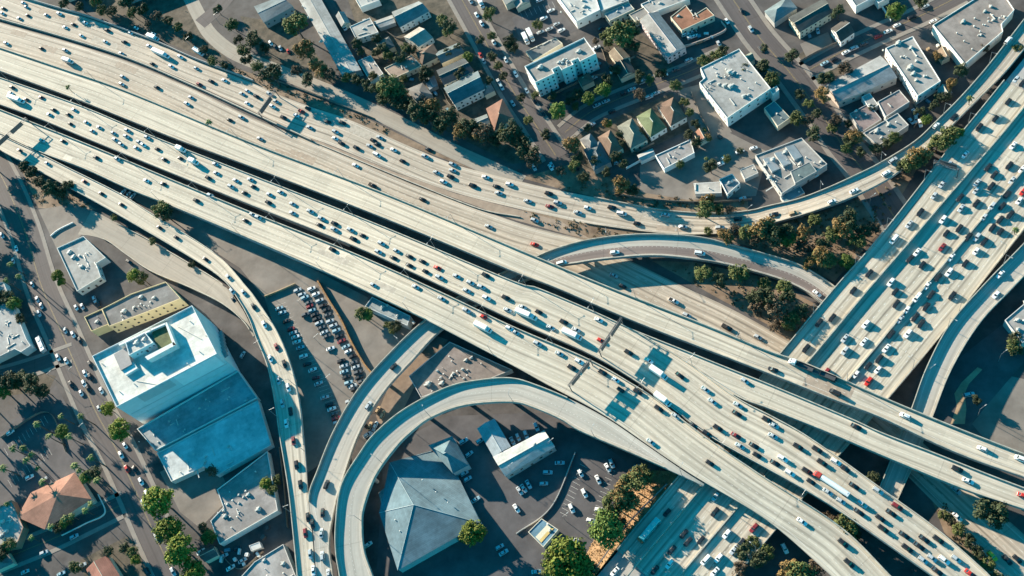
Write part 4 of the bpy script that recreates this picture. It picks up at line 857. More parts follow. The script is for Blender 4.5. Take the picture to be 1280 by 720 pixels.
def car_meshes(kind):
    L, W, H, belt, hood, x0, x1, r0, r1 = {            # cabin base x0..x1, roof r0..r1 (front is +x)
        'sedan': (4.75, 1.84, 1.45, .92, .86, -1.75, 1.05, -1.0, .30), 'hatch': (4.2, 1.8, 1.52, .94, .9, -1.95, 1.0, -1.6, .25),
        'suv': (4.8, 1.95, 1.76, 1.06, 1.02, -2.3, 1.05, -1.95, .38), 'van': (5.3, 2.0, 2.15, 1.15, 1.1, -2.58, 1.75, -2.5, 1.05),
        'pickup': (5.6, 2.0, 1.82, 1.08, 1.05, -.55, 1.35, -.35, .6)}[kind]
    hw, h2 = W/2, L/2
    b = MB()
    st = [(-h2, .86, .42, belt-.14), (-h2+.12, .96, .3, belt-.04), (-h2+.7, 1, .26, belt), (x0+.2, 1, .24, belt), (x1-.3, 1, .24, belt), (x1+.1, 1, .24, hood+.02), (h2-.55, .97, .26, hood-.06), (h2-.12, .88, .3, hood-.16), (h2, .72, .38, hood-.3)]
    loft(b, [ring(x, hw*f, z0, z1) for x, f, z0, z1 in st])
    rw = hw*.74
    # cabin with pillars
    base = [(x0, -hw*.9), (x1, -hw*.88), (x1, hw*.88), (x0, hw*.9)]; roof = [(r0, -rw), (r1, -rw*.97), (r1, rw*.97), (r0, rw)]
    B_ = [Vector((x, y, belt-.02)) for x, y in base]; T_ = [Vector((x, y, H-.05)) for x, y in roof]
    for i in range(4): b.face([B_[i], B_[(i+1) % 4], T_[(i+1) % 4], T_[i]])
    C_ = [Vector((x*.98 if False else x+(.12 if x < 0 else -.12), y*.9, H)) for x, y in roof]
    for i in range(4): b.face([T_[i], T_[(i+1) % 4], C_[(i+1) % 4], C_[i]])
    b.face(C_)
    if kind == 'pickup':
        b.box(((-h2+x0)/2, 0, belt+.01), (abs(-h2-x0)-.25, W*.78, .04), mi=1)
        for s in (-1, 1): b.box(((-h2+x0)/2, s*hw*.9, belt+.05), (abs(-h2-x0)-.1, .12, .16))
    for x in (-L*.29, L*.31):
        for s in (-1, 1): b.tube((x, s*(hw-.2), .33), (x, s*(hw+.02), .33), .33, .33, 10, mi=1)
    for s in (-1, 1):
        b.box((h2-.09, s*hw*.62, hood-.3), (.1, .36, .14), mi=2); b.box((-h2+.03, s*hw*.66, belt-.2), (.08, .34, .14), mi=3)
        b.box((x1-.15, s*(hw+.1), belt+.04), (.14, .2, .14))
    def panel(q, grow=.9, off=.02):
        c = sum(q, Vector())/4; nrm = (q[1]-q[0]).cross(q[3]-q[0]).normalized()
        if nrm.z < 0: nrm = -nrm
        return [c+(p-c)*grow+nrm*off for p in q]
    gl = {}
    for nm, i in (('windscreen', 1), ('rear_window', 3)):
        m = MB(); m.face(panel([B_[i], B_[(i+1) % 4], T_[(i+1) % 4], T_[i]])); gl[nm] = m.mesh(nm, [CGL])
    for i, nm in ((0, 'side_window'), (2, 'side_window_')):
        m = MB(); m.face(panel([B_[i], B_[(i+1) % 4], T_[(i+1) % 4], T_[i]], .86)); gl[nm] = m.mesh('side_window', [CGL])
    return b, gl, L
_cm = {}
def make_car(kind, c):
    "returns (body mesh, glass meshes)"
    if kind not in _cm: _cm[kind] = car_meshes(kind)
    b, gl, L = _cm[kind]; k = (kind, c)
    if k not in _cm: _cm[k] = b.mesh('car_body', [paint(c), TYRE, HEADL, REDL])
    return _cm[k], gl
TRAFFIC = """
R1 0 0: 20,45k 15,70w 100,95s 135,38s 120,18w 142,80k 235,78s 300,72w 370,125k 330,140w 430,118w 410,182w 540,155k 530,212w 625,213k 610,270s 765,322k 905,288w 985,345s 860,336w 1060,410k 1125,405w 1000,425m 1240,458w 1213,472s 1240,520w
R2 0 0: 35,220w 210,245k 330,255s 618,388s 612,424w 788,440k 958,490s 938,522w 1150,602k 1210,590s
R4 0 0: 65,440k 58,468w 135,500k 210,490m 272,552k 250,575s 345,575k 375,552s 355,622k 435,615s 500,640s 465,658s 570,668s 640,655s 635,685s 580,702s 740,690s 700,714s
R5 0 0: 215,706s 318,708k
R1 320 0: 5,485k 70,472s 85,535w 102,510s 140,590k 205,580w 230,560r 262,545k 360,612k 270,640s 435,617k 400,662s 398,695w 590,706k 620,690s
R2 320 0: 22,696s
S1 320 0: 1105,78w 1130,122w 1190,215w 1250,302w 1140,310s 1125,278r 1230,440b 1215,412s 1075,10s
S1 640 0: 20,375w 75,457w 112,507k 155,570k 5,520b
S2 640 0: 560,470k 600,450s 760,380w 820,350g 500,560k 425,530b 470,510b 655,413s 720,470s 685,490s 885,305s 400,628s
S3 640 0: 1035,222s 1150,60k 1195,150s 1245,250g 1075,110w
S4 960 0: 330,300k 430,245s 480,222g 600,160w 720,90k 390,265w 283,320b 550,185m 645,130w 695,103w 825,110w 785,36s
S3 960 0: 735,565b 715,610b
R1 960 0: 1200,208wn 930,588k 840,632w
R8A 960 0: 1240,400s 1270,420k 1200,512k 1135,597k 1055,640k 1080,662s
R5 0 180: 102,35k 485,70k 590,78s 735,185w 820,202k 985,285k 1055,260s 1230,385k 1265,355s
R7 0 180: 240,100s 425,190m 510,250k 610,305k 800,420k 885,470k 1030,578k 1145,668s
R4 0 180: 610,5s 685,22s 790,28k 720,8w 825,80k 905,74k 1045,172k 1080,103s 1085,148s 1182,185s 1158,215s 1225,247k 1255,180s 1268,215k
R12 0 180: 650,592k
L1 0 180: 85,525w 15,460s 70,587s 165,705s
R1 320 180: 430,0k 505,22k 570,12s 608,6k 690,32w 735,88k 865,30k 848,65s 985,105s 905,145s 985,135s 975,166k 940,192w 1085,210k 1150,168w 1205,215k 1215,248s 1270,205w
R1 320 180: 608,58wn
R2 320 180: 500,110w 585,210kp 835,280k 1165,415s 1150,440wn
R4 320 180: 5,230k 70,255s 125,243s 65,295k 185,302s 185,347s 275,340s 330,375s 395,400k 320,407k 395,430s 475,432s 535,460k 490,477k 630,500s 615,542s 705,537s 690,572k 770,565k 835,590k 770,610k 850,640k 910,622r 920,670s 1005,663s 1075,697s 1150,658k 1130,718s
R5 320 180: 15,370s 385,530k 590,708s 800,716s
R1 640 180: 185,250k 80,288s 190,315m 230,297s 380,322w 330,345s 500,320k 550,352wn 625,400k 770,357s 855,417s 1040,422s 1130,378k
R2 640 180: 115,385s 115,505r 510,660s 555,714k
R6 640 180: 515,545w 250,598wn 940,550wn
S1 640 180: 195,120w 210,105w 325,120k 305,90k
R1 960 180: 625,85s 590,150w 430,238w 320,292w 130,350n 30,355k 710,70w
R8A 960 180: 985,57w 905,105s 935,122r 870,205s 830,262s 760,345k 705,405s 630,482wn 505,650k
R8B 960 180: 1225,12w 1185,15k 1100,120k 1130,157k 1205,112k 1115,215k 1045,198s 1040,237s 965,325s 960,272k 1040,300k 875,382w 890,450k 955,425k 870,520m 745,545w 710,577k 770,607k 615,695w 650,712k
R8C 960 180: 1270,130w 1220,185s 1255,203y 1275,242r 1195,257k 1255,288w 1120,315s 1170,315k 1205,325k 1210,357k 1080,370s 1160,382k 1120,422k 1160,442k 1045,470s 1080,492k 1115,495w 1000,468k 1040,540w 1070,562k 915,570w 950,577w 985,600k 905,645w 940,662w 850,670k 795,712w
R11 960 180: 1160,655w
L1 0 360: 200,130s 295,350w 335,367w 370,235w 405,265k 330,215s 385,100w 415,95s 455,385k 360,485k 430,430w 455,447k 425,480w 445,505k 410,528w 510,515w 500,605s 190,60s 210,92s 165,5b
R7 0 360: 1165,20s 1220,25s 1170,60k 1270,95k
R7 320 360: 45,185w 105,297m 75,355w 145,382k 115,465s 165,500w 135,580s 175,620k 155,680w
R6 320 360: 690,395k 565,590s
R5 320 360: 610,0s 820,10k 930,55s 1055,115s 1140,147r 1270,205w
R4 320 360: 1055,15s 1150,12k 1155,52w 1250,50k 1260,112s
R4 640 360: 5,130s 55,98s 135,122k 260,172k 322,212s 195,200s 435,162w 445,265r 585,325k 685,366w 840,440k 968,510s 1003,570s 1130,587s 1125,630k 1165,467s 1275,660k
R5 640 360: 20,225s 130,280s 238,330s 338,370w 300,400k 455,425k 520,462w 545,512k 630,520k 735,605k 820,642s 910,690k
R4 640 360: 1030,702k
R2 640 360: 810,68wp 875,140s 1075,200kp 1230,248s
R3 960 360: 335,525kn 25,410k 685,642w
R3b 960 360: 440,695k
R4 960 360: 30,690s
R6 960 360: 245,30w
R8A 960 360: 425,15k 320,152k 255,177k 190,305k
R8B 960 360: 490,185w 512,202k 385,255s 385,317s 480,272w 290,425m 635,22k 640,82k
R8C 960 360: 785,8w 815,37k 850,48w 745,52wn 790,97k 695,112w 735,150k 765,182k 815,122k 660,160s 690,177k 615,235k 655,235k 700,232w 592,305w 630,318w 562,297k 555,357k 500,392k 550,412w 440,435w 502,470r 920,42k
R11 960 360: 1140,37w
L1 0 540: 630,70w 610,117w 640,187r 675,187k 710,250w 740,312w 775,297s 720,357w 785,522w 870,700s 740,700k
L2 0 540: 375,525b 225,605s 415,668s 310,710b 130,700s
R7 320 540: 190,47m 205,167k 225,265k 250,507m 285,462k 275,612s 290,695w 262,428k
R6 320 540: 355,265k 335,405k 330,507s 335,622s 365,710s
R5 640 540: 695,52s 990,157k
R4 640 540: 975,10k 1120,20m 1140,72s 1210,70k 1225,117k
R8A 640 540: 515,700w 775,405k
R8B 640 540: 1015,402k 975,402k 860,512k 945,542k 880,552k 800,592k 790,662w 715,692k 1020,325s
R8C 640 540: 1075,512w 1110,532s 1110,592s 970,642wn 1035,632w 1015,702w 1145,557k 1210,482m 1240,502k
R8B 640 540: 1052,400wn
R4 960 540: 25,22s 150,75k 245,90k 270,155k 35,157k 75,135w 110,207w 195,197k 215,250k 300,302s 365,347s 430,272k 550,297s 340,152w 385,187k 455,402k 470,362s 500,387k 560,432k 615,407k 645,375m 575,485k 680,517k 695,582k 755,572k 780,537k 850,540k 820,632s 775,642s 880,642w 940,637s 845,697k 890,690k 1010,710r 965,710k
R5 960 540: 170,450w 375,557k 405,657k
R3 960 540: 1070,85w 1265,137wn
R3b 960 540: 945,187k 1000,247w 1275,320r
R2 960 540: 945,427w 1120,622y 1195,642k 1245,637k 940,292b
"""
# parked vehicles: group phrase, photo direction of the car, then spots in full photo pixels
PARKED = """
in the small top lot above the apartment block|1,-.45: 680,24w 689,14w 676,41s 687,37s 696,31s 702,39w 655,9s 675,1w
near the apartment block|1,-.45: 752,36k 746,60w 765,83k 769,90k 742,98s
in the yard of the terracotta building|1,-.4: 857,44w 866,41s 868,46w 875,53n 881,48k
behind the trees at the upper left|.6,1: 339,55w 345,60k 361,65r 351,61s
beside the alley of the long pale building|.3,1: 426,21w 431,34b
beside the topmost roadway wall|1,.4: 171,36w 164,42w 192,43w 187,58w
under the lower deck at left|.7,-1: 155,241w 161,244w 167,246w
in the pale lot below the house row|1,-.4: 900,206w 907,198w 925,190w 942,186w 928,249s 772,204b
near the topmost ramp at right|.2,1: 1150,155w 1145,150s 1022,39b
at the dead end of the diagonal street|.5,1: 668,210s 690,207b
beside the tall white block|.6,-1: 304,444s
in the lot by the yellow building|.3,1: 119,375b 124,380k
by the blue-grey metal hall|.9,-.6: 580,552b 601,551b 587,568b 581,592b 585,599b 595,625b 625,684b 630,691b 461,681w 460,544w
behind the gabled workshop|.5,1: 641,552b 648,547b 658,544b 671,534b
in the shaded strip below the workshop|1,-.05: 700,579b 685,591b 680,605b
beside the lot wall below the workshop|.6,1: 661,606b 655,611s 650,614s 646,636w
in the lot beside the dry grass|.5,1: 726,592w 731,617w 748,600w 715,636w 765,580b 760,585w
in the asphalt lot beside the trees|1,.2: 750,638w 739,651w 718,676w
under the loop ramp by the lot|1,-.1: 799,584b 794,590b 671,715b
in the shaded street at right|1,-.25: 1211,494b
by the bottom right verge|.4,1: 981,686w
in the lot by the terracotta hall|1,-.6: 38,597w 55,600s 14,541w
in the junk yard at the bottom left|1,-.6: 281,695s 304,701s 289,710w 296,686k 252,690w 312,617s
under the curved ramp|.4,-1: 473,513n 479,519n 470,532w 463,533n 466,542s
"""
LOT1 = [(350, 386), (354, 391), (359, 402), (365, 412), (367, 417), (370, 422), (372, 428), (376, 435), (380, 446), (385, 456), (391, 463), (395, 473), (398, 480), (406, 497), (412, 506), (416, 512), (419, 518), (420, 524), (421, 529)]
LOT2 = [(372, 364), (379, 369), (381, 373), (386, 379), (388, 384), (391, 389), (394, 394), (396, 400), (399, 405), (402, 410), (405, 416), (410, 421)]
LOT3 = [(390, 362), (396, 369), (400, 377), (405, 383), (408, 388), (410, 395), (414, 402), (418, 408), (421, 414), (424, 421), (427, 427), (433, 434), (436, 440), (441, 446), (443, 454), (445, 460), (447, 466), (449, 472), (452, 477)]
LOT4 = [(382, 394), (414, 436), (427, 452), (431, 458), (431, 465), (434, 472), (437, 479), (441, 483), (444, 487), (437, 502)]
COLS = {'w': 15, 's': 17, 'k': 20, 'b': 9, 'm': 4, 'g': 14}
rc = random.Random(3); pick = lambda: rc.choices(list(COLS), COLS.values())[0]
ROADNAME = {'R1': 'topmost freeway roadway', 'R2': 'second low roadway', 'R3': 'near-empty high deck', 'R4': 'jammed high deck', 'R3b': 'right branch deck', 'R5': 'lower high deck', 'R7': 'curving exit ramp',
            'R12': 'pale entry ramp', 'R6': 'curved ramp under the decks', 'R9': 'loop ramp', 'R8A': 'left crossing roadway', 'R8B': 'middle crossing roadway', 'R8C': 'right crossing roadway', 'R11': 'ramp at the right edge',
            'S1': 'diagonal top street', 'S2': 'shaded side street', 'S3': 'wide top right street', 'S4': 'top right side street', 'L1': 'busy left street', 'L2': 'shaded lower left street'}
LANES = {'R1': 3, 'R2': 4, 'R3': 2, 'R4': 5, 'R3b': 2, 'R5': 4, 'R7': 2, 'R6': 2, 'R8A': 3, 'R8B': 4, 'R8C': 5}
ORD = ['first', 'second', 'third', 'fourth', 'fifth', 'sixth', 'seventh', 'eighth', 'ninth', 'tenth', 'eleventh', 'twelfth', 'thirteenth', 'fourteenth', 'fifteenth', 'sixteenth', 'seventeenth', 'eighteenth', 'nineteenth', 'twentieth']
cars = []
def jitter(): return rc.choices(['sedan', 'hatch', 'suv'], [5, 2, 4])[0]
for line in TRAFFIC.strip().split('\n'):
    head, body = line.split(':'); key, ox, oy = head.split(); ox, oy = int(ox), int(oy)
    for x, y, c, k in re.findall(r'(-?\d+),(-?\d+)([a-z])([a-z]?)', body):
        x, y = ox+int(x)/4, oy+int(y)/4
        p, t, i, s, wd = on_road(key, x, y)
        if any((p.xy-q['p'].xy).length < 3.6 for q in cars if q['road'] == key): continue
        ln = LANES.get(key, 0); lane = min(ln-1, max(0, int(s/wd*ln))) if ln else -1
        cars.append(dict(p=p, t=t, x=x, y=y, c=c, k={'n': 'van', 'p': 'pickup', '': None}[k] or jitter(), road=key, lane=lane, place='', park=False, van=k))
for line in PARKED.strip().split('\n'):
    head, body = line.split(':'); place, dr = head.split('|'); dx, dy = map(float, dr.split(','))
    for x, y, c in re.findall(r'([\d.]+),([\d.]+)([a-z])', body):
        x, y = float(x), float(y); p = P(x, y, .06); t = (P(x+dx*4, y+dy*4, .06)-p).normalized()
        cars.append(dict(p=p, t=t, x=x, y=y, c=c, k=jitter(), road=place, lane=-1, place=place, park=True, van=''))
for nm, L_, dr in (('in the left row of the crowded lot', LOT1, (1, -.35)), ('in the middle row of the crowded lot', LOT2, (1, -.45)), ('along the ivy fence of the crowded lot', LOT3, (1, -.45)), ('in the right middle row of the crowded lot', LOT4, (1, -.4))):
    for x, y in L_:
        x += rc.uniform(-.8, .8); y += rc.uniform(-.4, .4)
        p = P(x, y, .06); t = (P(x+dr[0]*4, y+dr[1]*4, .06)-p).normalized()
        cars.append(dict(p=p, t=t, x=x, y=y, c=pick(), k=jitter(), road=nm, lane=-1, place=nm, park=True, van=''))
LAND = [(600, 410, 'the box truck on the lower deck'), (662, 397, 'the long box truck'), (717, 423, 'the short box truck'), (824, 467, 'the truck past the gantry'), (828, 501, 'the truck beside the median'), (1040, 606, 'the tanker truck'), (1016, 465, 'the flatbed truck'),
        (763, 428, 'the central sign gantry'), (727, 470, 'the lower central gantry'), (22, 160, 'the far left gantry'), (340, 135, 'the topmost gantry'), (203, 68, 'the long white trailer truck'), (87, 78, 'the box truck at upper left'), (22, 125, 'the far left trailer truck'),
        (228, 188, 'the small white box truck'), (245, 204, 'the second small truck'), (812, 664, 'the teal bus'), (53, 431, 'the white bus'), (548, 336, 'the red car'), (1274, 240, 'the bright yellow car'), (1085, 477, 'the red crossing car'), (751, 426, 'the red car by the gantry'), (1181, 204, 'the rightmost gantry'), (917, 494, 'the fork of the decks'), (50, 190, 'the exit ramp fork')]
def rel(x, y, lx, ly):
    dx, dy = x-lx, y-ly
    if abs(dx) > 1.3*abs(dy): return ('right of' if dx > 0 else 'left of')
    return ('below' if dy > 0 else 'above')
def lane_name(c):
    n = LANES[c['road']]; k = c['lane']
    vert = c['road'] in ('R8A', 'R8B', 'R8C', 'R7', 'R6', 'R11')
    a, z = ('left', 'right') if vert else ('top', 'bottom')
    if n == 2: return (a, z)[k]+' lane'
    if k == 0: return a+'most lane' if vert else 'top lane'
    if k == n-1: return z+'most lane' if vert else 'bottom lane'
    if n == 3: return 'middle lane'
    return ORD[k]+' lane '+('across' if vert else 'down')
def solve(items, forms, order=lambda c: c['x'], ordtext=lambda i, n: ORD[i] if i < 20 else str(i+1)+'th'):
    "forms: functions item -> text or None, from plain to detailed; the first that singles the item out wins"
    done = {}
    for f in forms:
        cnt = {}
        for c in items:
            t = f(c); cnt.setdefault(t, []).append(c)
        for t, l in cnt.items():
            if t and len(l) == 1 and id(l[0]) not in done: done[id(l[0])] = t
    rest = {}
    f = forms[-2]
    for c in items: rest.setdefault(f(c), []).append(c)
    for t, l in rest.items():
        l.sort(key=order)
        for i, c in enumerate(l):
            if id(c) in done: continue
            done[id(c)] = '%s, %s of %d from left' % (t, ORD[i] if i < 20 else str(i+1)+'th', len(l)) if len(l) > 2 else '%s, the %s one' % (t, ('left', 'right')[i])
    return done
def noun(c): return CARCOL[c['c']][0]+(' van' if c['k'] == 'van' else ' pickup' if c['k'] == 'pickup' else ' car')
def where(c): return ('parked '+c['place']) if c['park'] else (('parked along the ' if c['road'][0] == 'S' else 'on the ')+ROADNAME[c['road']])
def f_lane(c): return noun(c)+', '+(lane_name(c)+' of the '+ROADNAME[c['road']] if c['lane'] >= 0 else where(c))
def f_land(c):
    b = [(math.hypot(c['x']-l[0], c['y']-l[1]), l) for l in LAND]; d, l = min(b, key=lambda q: q[0])
    if d > 45 or c['park']: return None
    return noun(c)+' '+rel(c['x'], c['y'], l[0], l[1])+' '+l[2]+(', '+lane_name(c) if c['lane'] >= 0 else '')
CL = solve(cars, [lambda c: noun(c)+' '+where(c), f_land, f_lane, lambda c: None])
# the 300 cars that show largest are things; the rest, farthest from the camera, are one mass
only = [c for c in cars if c['k'] not in ('van', 'pickup')]
only.sort(key=lambda c: (c['p']-CAM).length+(60 if c['park'] else 0))
far = {id(c) for c in only[300:]}
print('CARS', len(cars), 'far', len(far))
GROUPS = {True: 'cars parked in lots and along streets', False: 'cars driving on the freeway'}
mass = bmesh.new(); massmats = []
def mass_idx(m):
    if m not in massmats: massmats.append(m)
    return massmats.index(m)
mv, mf, mm = [], [], []
for c in cars:
    body, gl = make_car(c['k'], c['c'])
    rz = math.atan2(c['t'].y, c['t'].x)+R(rc.uniform(-2, 2)*(2.5 if c['park'] else 1)); pitch = -math.asin(max(-1, min(1, c['t'].z)))
    zb = c['p'].z+(.05 if not c['park'] else .0)
    if id(c) in far:
        Mx = Matrix.Translation((c['p'].x, c['p'].y, zb)) @ Matrix.Rotation(rz, 4, 'Z')
        for me in [body]+list(gl.values()):
            n0 = len(mv); mv += [Mx @ v.co for v in me.vertices]; ids = [mass_idx(m) for m in me.materials]
            for po in me.polygons: mf.append([n0+k for k in po.vertices]); mm.append(ids[po.material_index])
        continue
    o = put({'van': 'van', 'pickup': 'pickup_truck'}.get(c['k'], 'car'), body); o.location = (c['p'].x, c['p'].y, zb); o.rotation_euler = (0, pitch, rz)
    tag(o, CL[id(c)], {'van': 'van', 'pickup': 'pickup truck'}.get(c['k'], 'car'), {'van': 'vans on the roads', 'pickup': 'pickup trucks on the roads'}.get(c['k'], GROUPS[c['park'] or c['road'][0] in 'SL']))
    for nm, me in gl.items(): put(nm.rstrip('_'), me, o)
mass.free()
me = bpy.data.meshes.new('distant_cars'); me.from_pydata([tuple(v) for v in mv], [], mf)
for m in massmats: me.materials.append(m)
me.polygons.foreach_set('material_index', mm)
tag(put('distant_cars', me), 'the smaller cars in the far upper part and in the lots', 'cars', kind='stuff')

# trucks and buses
def truck(key, x, y, kind, label, flip=1, name='box_truck', cat='truck', colr=(.74, .73, .70), length=7.5, park=None, cabc=(.62, .66, .66)):
    if park:
        p = P(x, y, .06); t = (P(x+park[0]*5, y+park[1]*5, .06)-p).normalized()
    else: p, t, *_ = on_road(key, x, y); t = t*flip
    r = empty(name, (p.x, p.y, p.z+.04), math.atan2(t.y, t.x)); r.rotation_euler.y = -math.asin(max(-1, min(1, t.z))); tag(r, label, cat, 'trucks and buses on the roads')
    cm = mat('truck_cab_%d%d%d' % tuple(int(v*99) for v in cabc), cabc, .4, .05, 1); bm_ = mat('cargo_%d%d%d' % tuple(int(v*99) for v in colr), colr, .6, .08, .4)
    def wheels(b, xs, hw):
        for xx in xs:
            for s in (-1, 1): b.tube((xx, s*(hw-.35), .5), (xx, s*hw, .5), .5, .5, 10)
    h = length/2
    if kind in ('box', 'semi', 'tank', 'flat'):
        cabL = 2.2 if kind == 'box' else 3.4
        cx = h-cabL/2
        b = MB(); loft(b, [ring(cx-cabL/2, 1.15, .6, 2.5), ring(cx+cabL*.1, 1.2, .6, 2.7), ring(cx+cabL*.28, 1.2, .6, 1.75), ring(cx+cabL*.46, 1.1, .6, 1.5), ring(cx+cabL/2, 1., .7, 1.2)])
        if kind != 'box': b.box((cx-cabL*.28, 0, 2.9), (1.2, 2.1, .8))
        cab = b.build('cab', cm, r)
        b = MB(); b.face([(cx+cabL*.12, -1.02, 2.62), (cx+cabL*.27, -1.02, 1.84), (cx+cabL*.27, 1.02, 1.84), (cx+cabL*.12, 1.02, 2.62)][::-1]); b.v = [(v[0]+.04, v[1], v[2]+.03) for v in b.v]; b.build('windscreen', CGL, cab)
        b = MB(); b.box((-.2, 0, .75), (length-.8, 1.0, .25)); b.build('chassis', DARK, r)
        tl = length-cabL-.25; tx = -h+tl/2
        if kind in ('box', 'semi'):
            b = MB(); b.box((tx, 0, 2.35), (tl, 2.5, 2.9)); b.box((tx, 0, 3.82), (tl-.2, 2.3, .06)); b.build('cargo_box', bm_, r)
        elif kind == 'tank':
            b = MB(); b.tube((-h, 0, 2.2), (-h+tl, 0, 2.2), 1.2, 1.2, 16); b.box((tx, 0, 3.42), (tl*.9, .7, .1)); b.build('tank', bm_, r)
        else:
            for q, ln_ in ((tx-tl*.27, tl*.36), (tx+tl*.27, tl*.36)):
                b = MB(); b.box((q, 0, 1.15), (ln_, 2.4, .25)); b.box((q, 1.15, 1.7), (ln_, .1, 1.0)); b.box((q, -1.15, 1.7), (ln_, .1, 1.0)); b.box((q-ln_/2, 0, 1.7), (.1, 2.4, 1.)); b.box((q+ln_/2, 0, 1.7), (.1, 2.4, 1.)); b.box((q, 0, 1.4), (ln_-.2, 2.1, .3)); b.build('cargo_bed', DARK, r)
        b = MB(); wheels(b, ([-h+1, -h+2.2] if kind != 'box' else [-h+1.6])+[cx+.4], 1.2); b.build('wheels', TYRE, r)
    elif kind == 'bus':
        b = MB(); loft(b, [ring(-h, 1.2, .5, 2.9), ring(-h+.3, 1.28, .4, 3.05), ring(h-.3, 1.28, .4, 3.05), ring(h, 1.15, .5, 2.8)]); body = b.build('body', bm_, r)
        b = MB(); b.face([(h+.01, -1, 1.5), (h+.01, 1, 1.5), (h-.04, 1, 2.6), (h-.04, -1, 2.6)]); b.build('windscreen', CGL, r)
        for s in (-1, 1): b = MB(); b.box((0, s*1.29, 2.0), (length*.86, .05, .8)); b.build('side_window', CGL, r)
        for q in (-.25, .2): b = MB(); b.box((q*length, 0, 3.15), (1.8, 1.4, .25)); b.build('roof_unit', UNITM, r)
        b = MB(); b.box((h-.45, 0, 1.75), (1.1, 2.64, 2.75)); b.build('front_panel', cm, r)
        b = MB(); wheels(b, [-h+2.5, h-2.4], 1.28); b.build('wheels', TYRE, r)
    return r
truck('R4', 22.5, 126, 'semi', 'long white trailer truck near the left edge of the jammed deck', length=15, name='trailer_truck')
truck('R1', 203, 69, 'semi', 'long white trailer truck on the topmost roadway at upper left', length=15.5, name='trailer_truck')
truck('R2', 87, 78, 'box', 'white box truck alone on the second roadway at upper left', length=9)
truck('R4', 228, 188.5, 'box', 'small white box truck on the jammed deck, the left of two', length=7)
truck('R4', 244, 204, 'box', 'small white box truck on the jammed deck, the right of two', length=7)
truck('R4', 659, 395, 'semi', 'long white box truck with blue-grey cab left of the central gantry', length=12, name='trailer_truck')
truck('R4', 716, 420, 'box', 'short white box truck with teal cab left of the central gantry', length=10.5)
truck('R4', 824, 468, 'box', 'white box truck crossing the sign shadow right of the central gantry', length=9.5)
truck('R4', 829, 501, 'box', 'white box truck hugging the median right of the central gantry', length=9)
truck('R5', 605, 411, 'box', 'white box truck with teal cab on the lower deck', length=10)
truck('R4', 1039, 606, 'tank', 'white tanker truck with red cab on the jammed deck at lower right', flip=-1, name='tanker_truck', length=17, cabc=(.42, .05, .04), colr=(.70, .71, .70))
truck('R3', 1016, 464, 'flat', 'white flatbed truck with two dark loads on the near-empty deck', length=23, name='flatbed_truck', cabc=(.74, .74, .72))
truck('R8A', 812, 664, 'bus', 'long teal bus with orange front on the crossing freeway', flip=1, name='bus', cat='bus', length=13, colr=(.14, .52, .50), cabc=(.5, .12, .05))
truck('L1', 53.5, 432, 'bus', 'white bus on the busy left street', name='bus', cat='bus', length=11, colr=(.66, .66, .64), cabc=(.5, .5, .5))
truck('R1', 193, 49, 'box', 'white box truck hugging the wall above the topmost roadway', length=10, park=(1, .38), name='box_truck')
truck('', 250, 67, 'box', 'white box truck parked between the freeway wall and the ramp road', length=9, park=(1, .62))
truck('', 658, 51, 'box', 'white box truck in the top lot, the left of two side by side', length=8, park=(.5, 1))
truck('', 664, 46.5, 'box', 'white box truck in the top lot, the right of two side by side', length=9, park=(.5, 1))
truck('', 431, 34, 'box', 'white box truck parked in the shade beside the alley', length=8, park=(.4, 1))
truck('', 602, 6, 'box', 'white box truck parked by the diagonal street near the top edge', length=8, park=(.5, 1))

# ------------------------------------------------------------------ trees
BARK = mat('tree_bark', (.10, .075, .055), .95, .2, 1)
def leafmat(n, c, v=.4): return mat(n, c, .8, v, .55, rnd=.25, spec=.2, second=tuple(x*1.25 for x in c))
LEAF = {'green': leafmat('green_leaves', (.085, .12, .025)), 'olive': leafmat('olive_leaves', (.075, .085, .028)), 'dark': leafmat('dark_leaves', (.042, .05, .024)),
        'rust': leafmat('rusty_leaves', (.15, .095, .035)), 'lime': leafmat('lime_leaves', (.105, .125, .018)), 'brown': leafmat('brown_leaves', (.075, .055, .035))}
def crown_mb(seed, flat=.8, sparse=1., shell=False):
    r = random.Random(seed); b = MB()
    cl = []
    for i in range(int(36*sparse)):
        a = r.uniform(0, 6.283); rr = math.sqrt(r.random())*.74; z = r.uniform(-.45, .62)*flat
        k = math.sqrt(max(.05, 1-(z/flat)**2))
        if shell: rr = math.sqrt(r.random())*.8; z = math.sqrt(max(0, 1-(rr/.86)**2))*.7*r.choice((1, 1, .6, -.4))+r.uniform(-.06, .06); k = 1
        cl.append((Vector((math.cos(a)*rr*k, math.sin(a)*rr*k, z)), r.uniform(.17, .34)))
    for c, s in cl:
        for _ in range(56):
            d = Vector((r.gauss(0, 1), r.gauss(0, 1), r.gauss(0, .8))).normalized()*s*r.uniform(.55, 1.08)
            p = c+d; n = (d.normalized()+Vector((r.uniform(-.7, .7), r.uniform(-.7, .7), r.uniform(-.2, .9)))).normalized()
            t = n.orthogonal().normalized(); t = Matrix.Rotation(r.uniform(0, 6.28), 3, n) @ t; q = n.cross(t); k = r.uniform(.04, .085)
            b.face([p+t*k, p+q*k*.8, p-t*k, p-q*k*.8])
    return b
_cr = {}
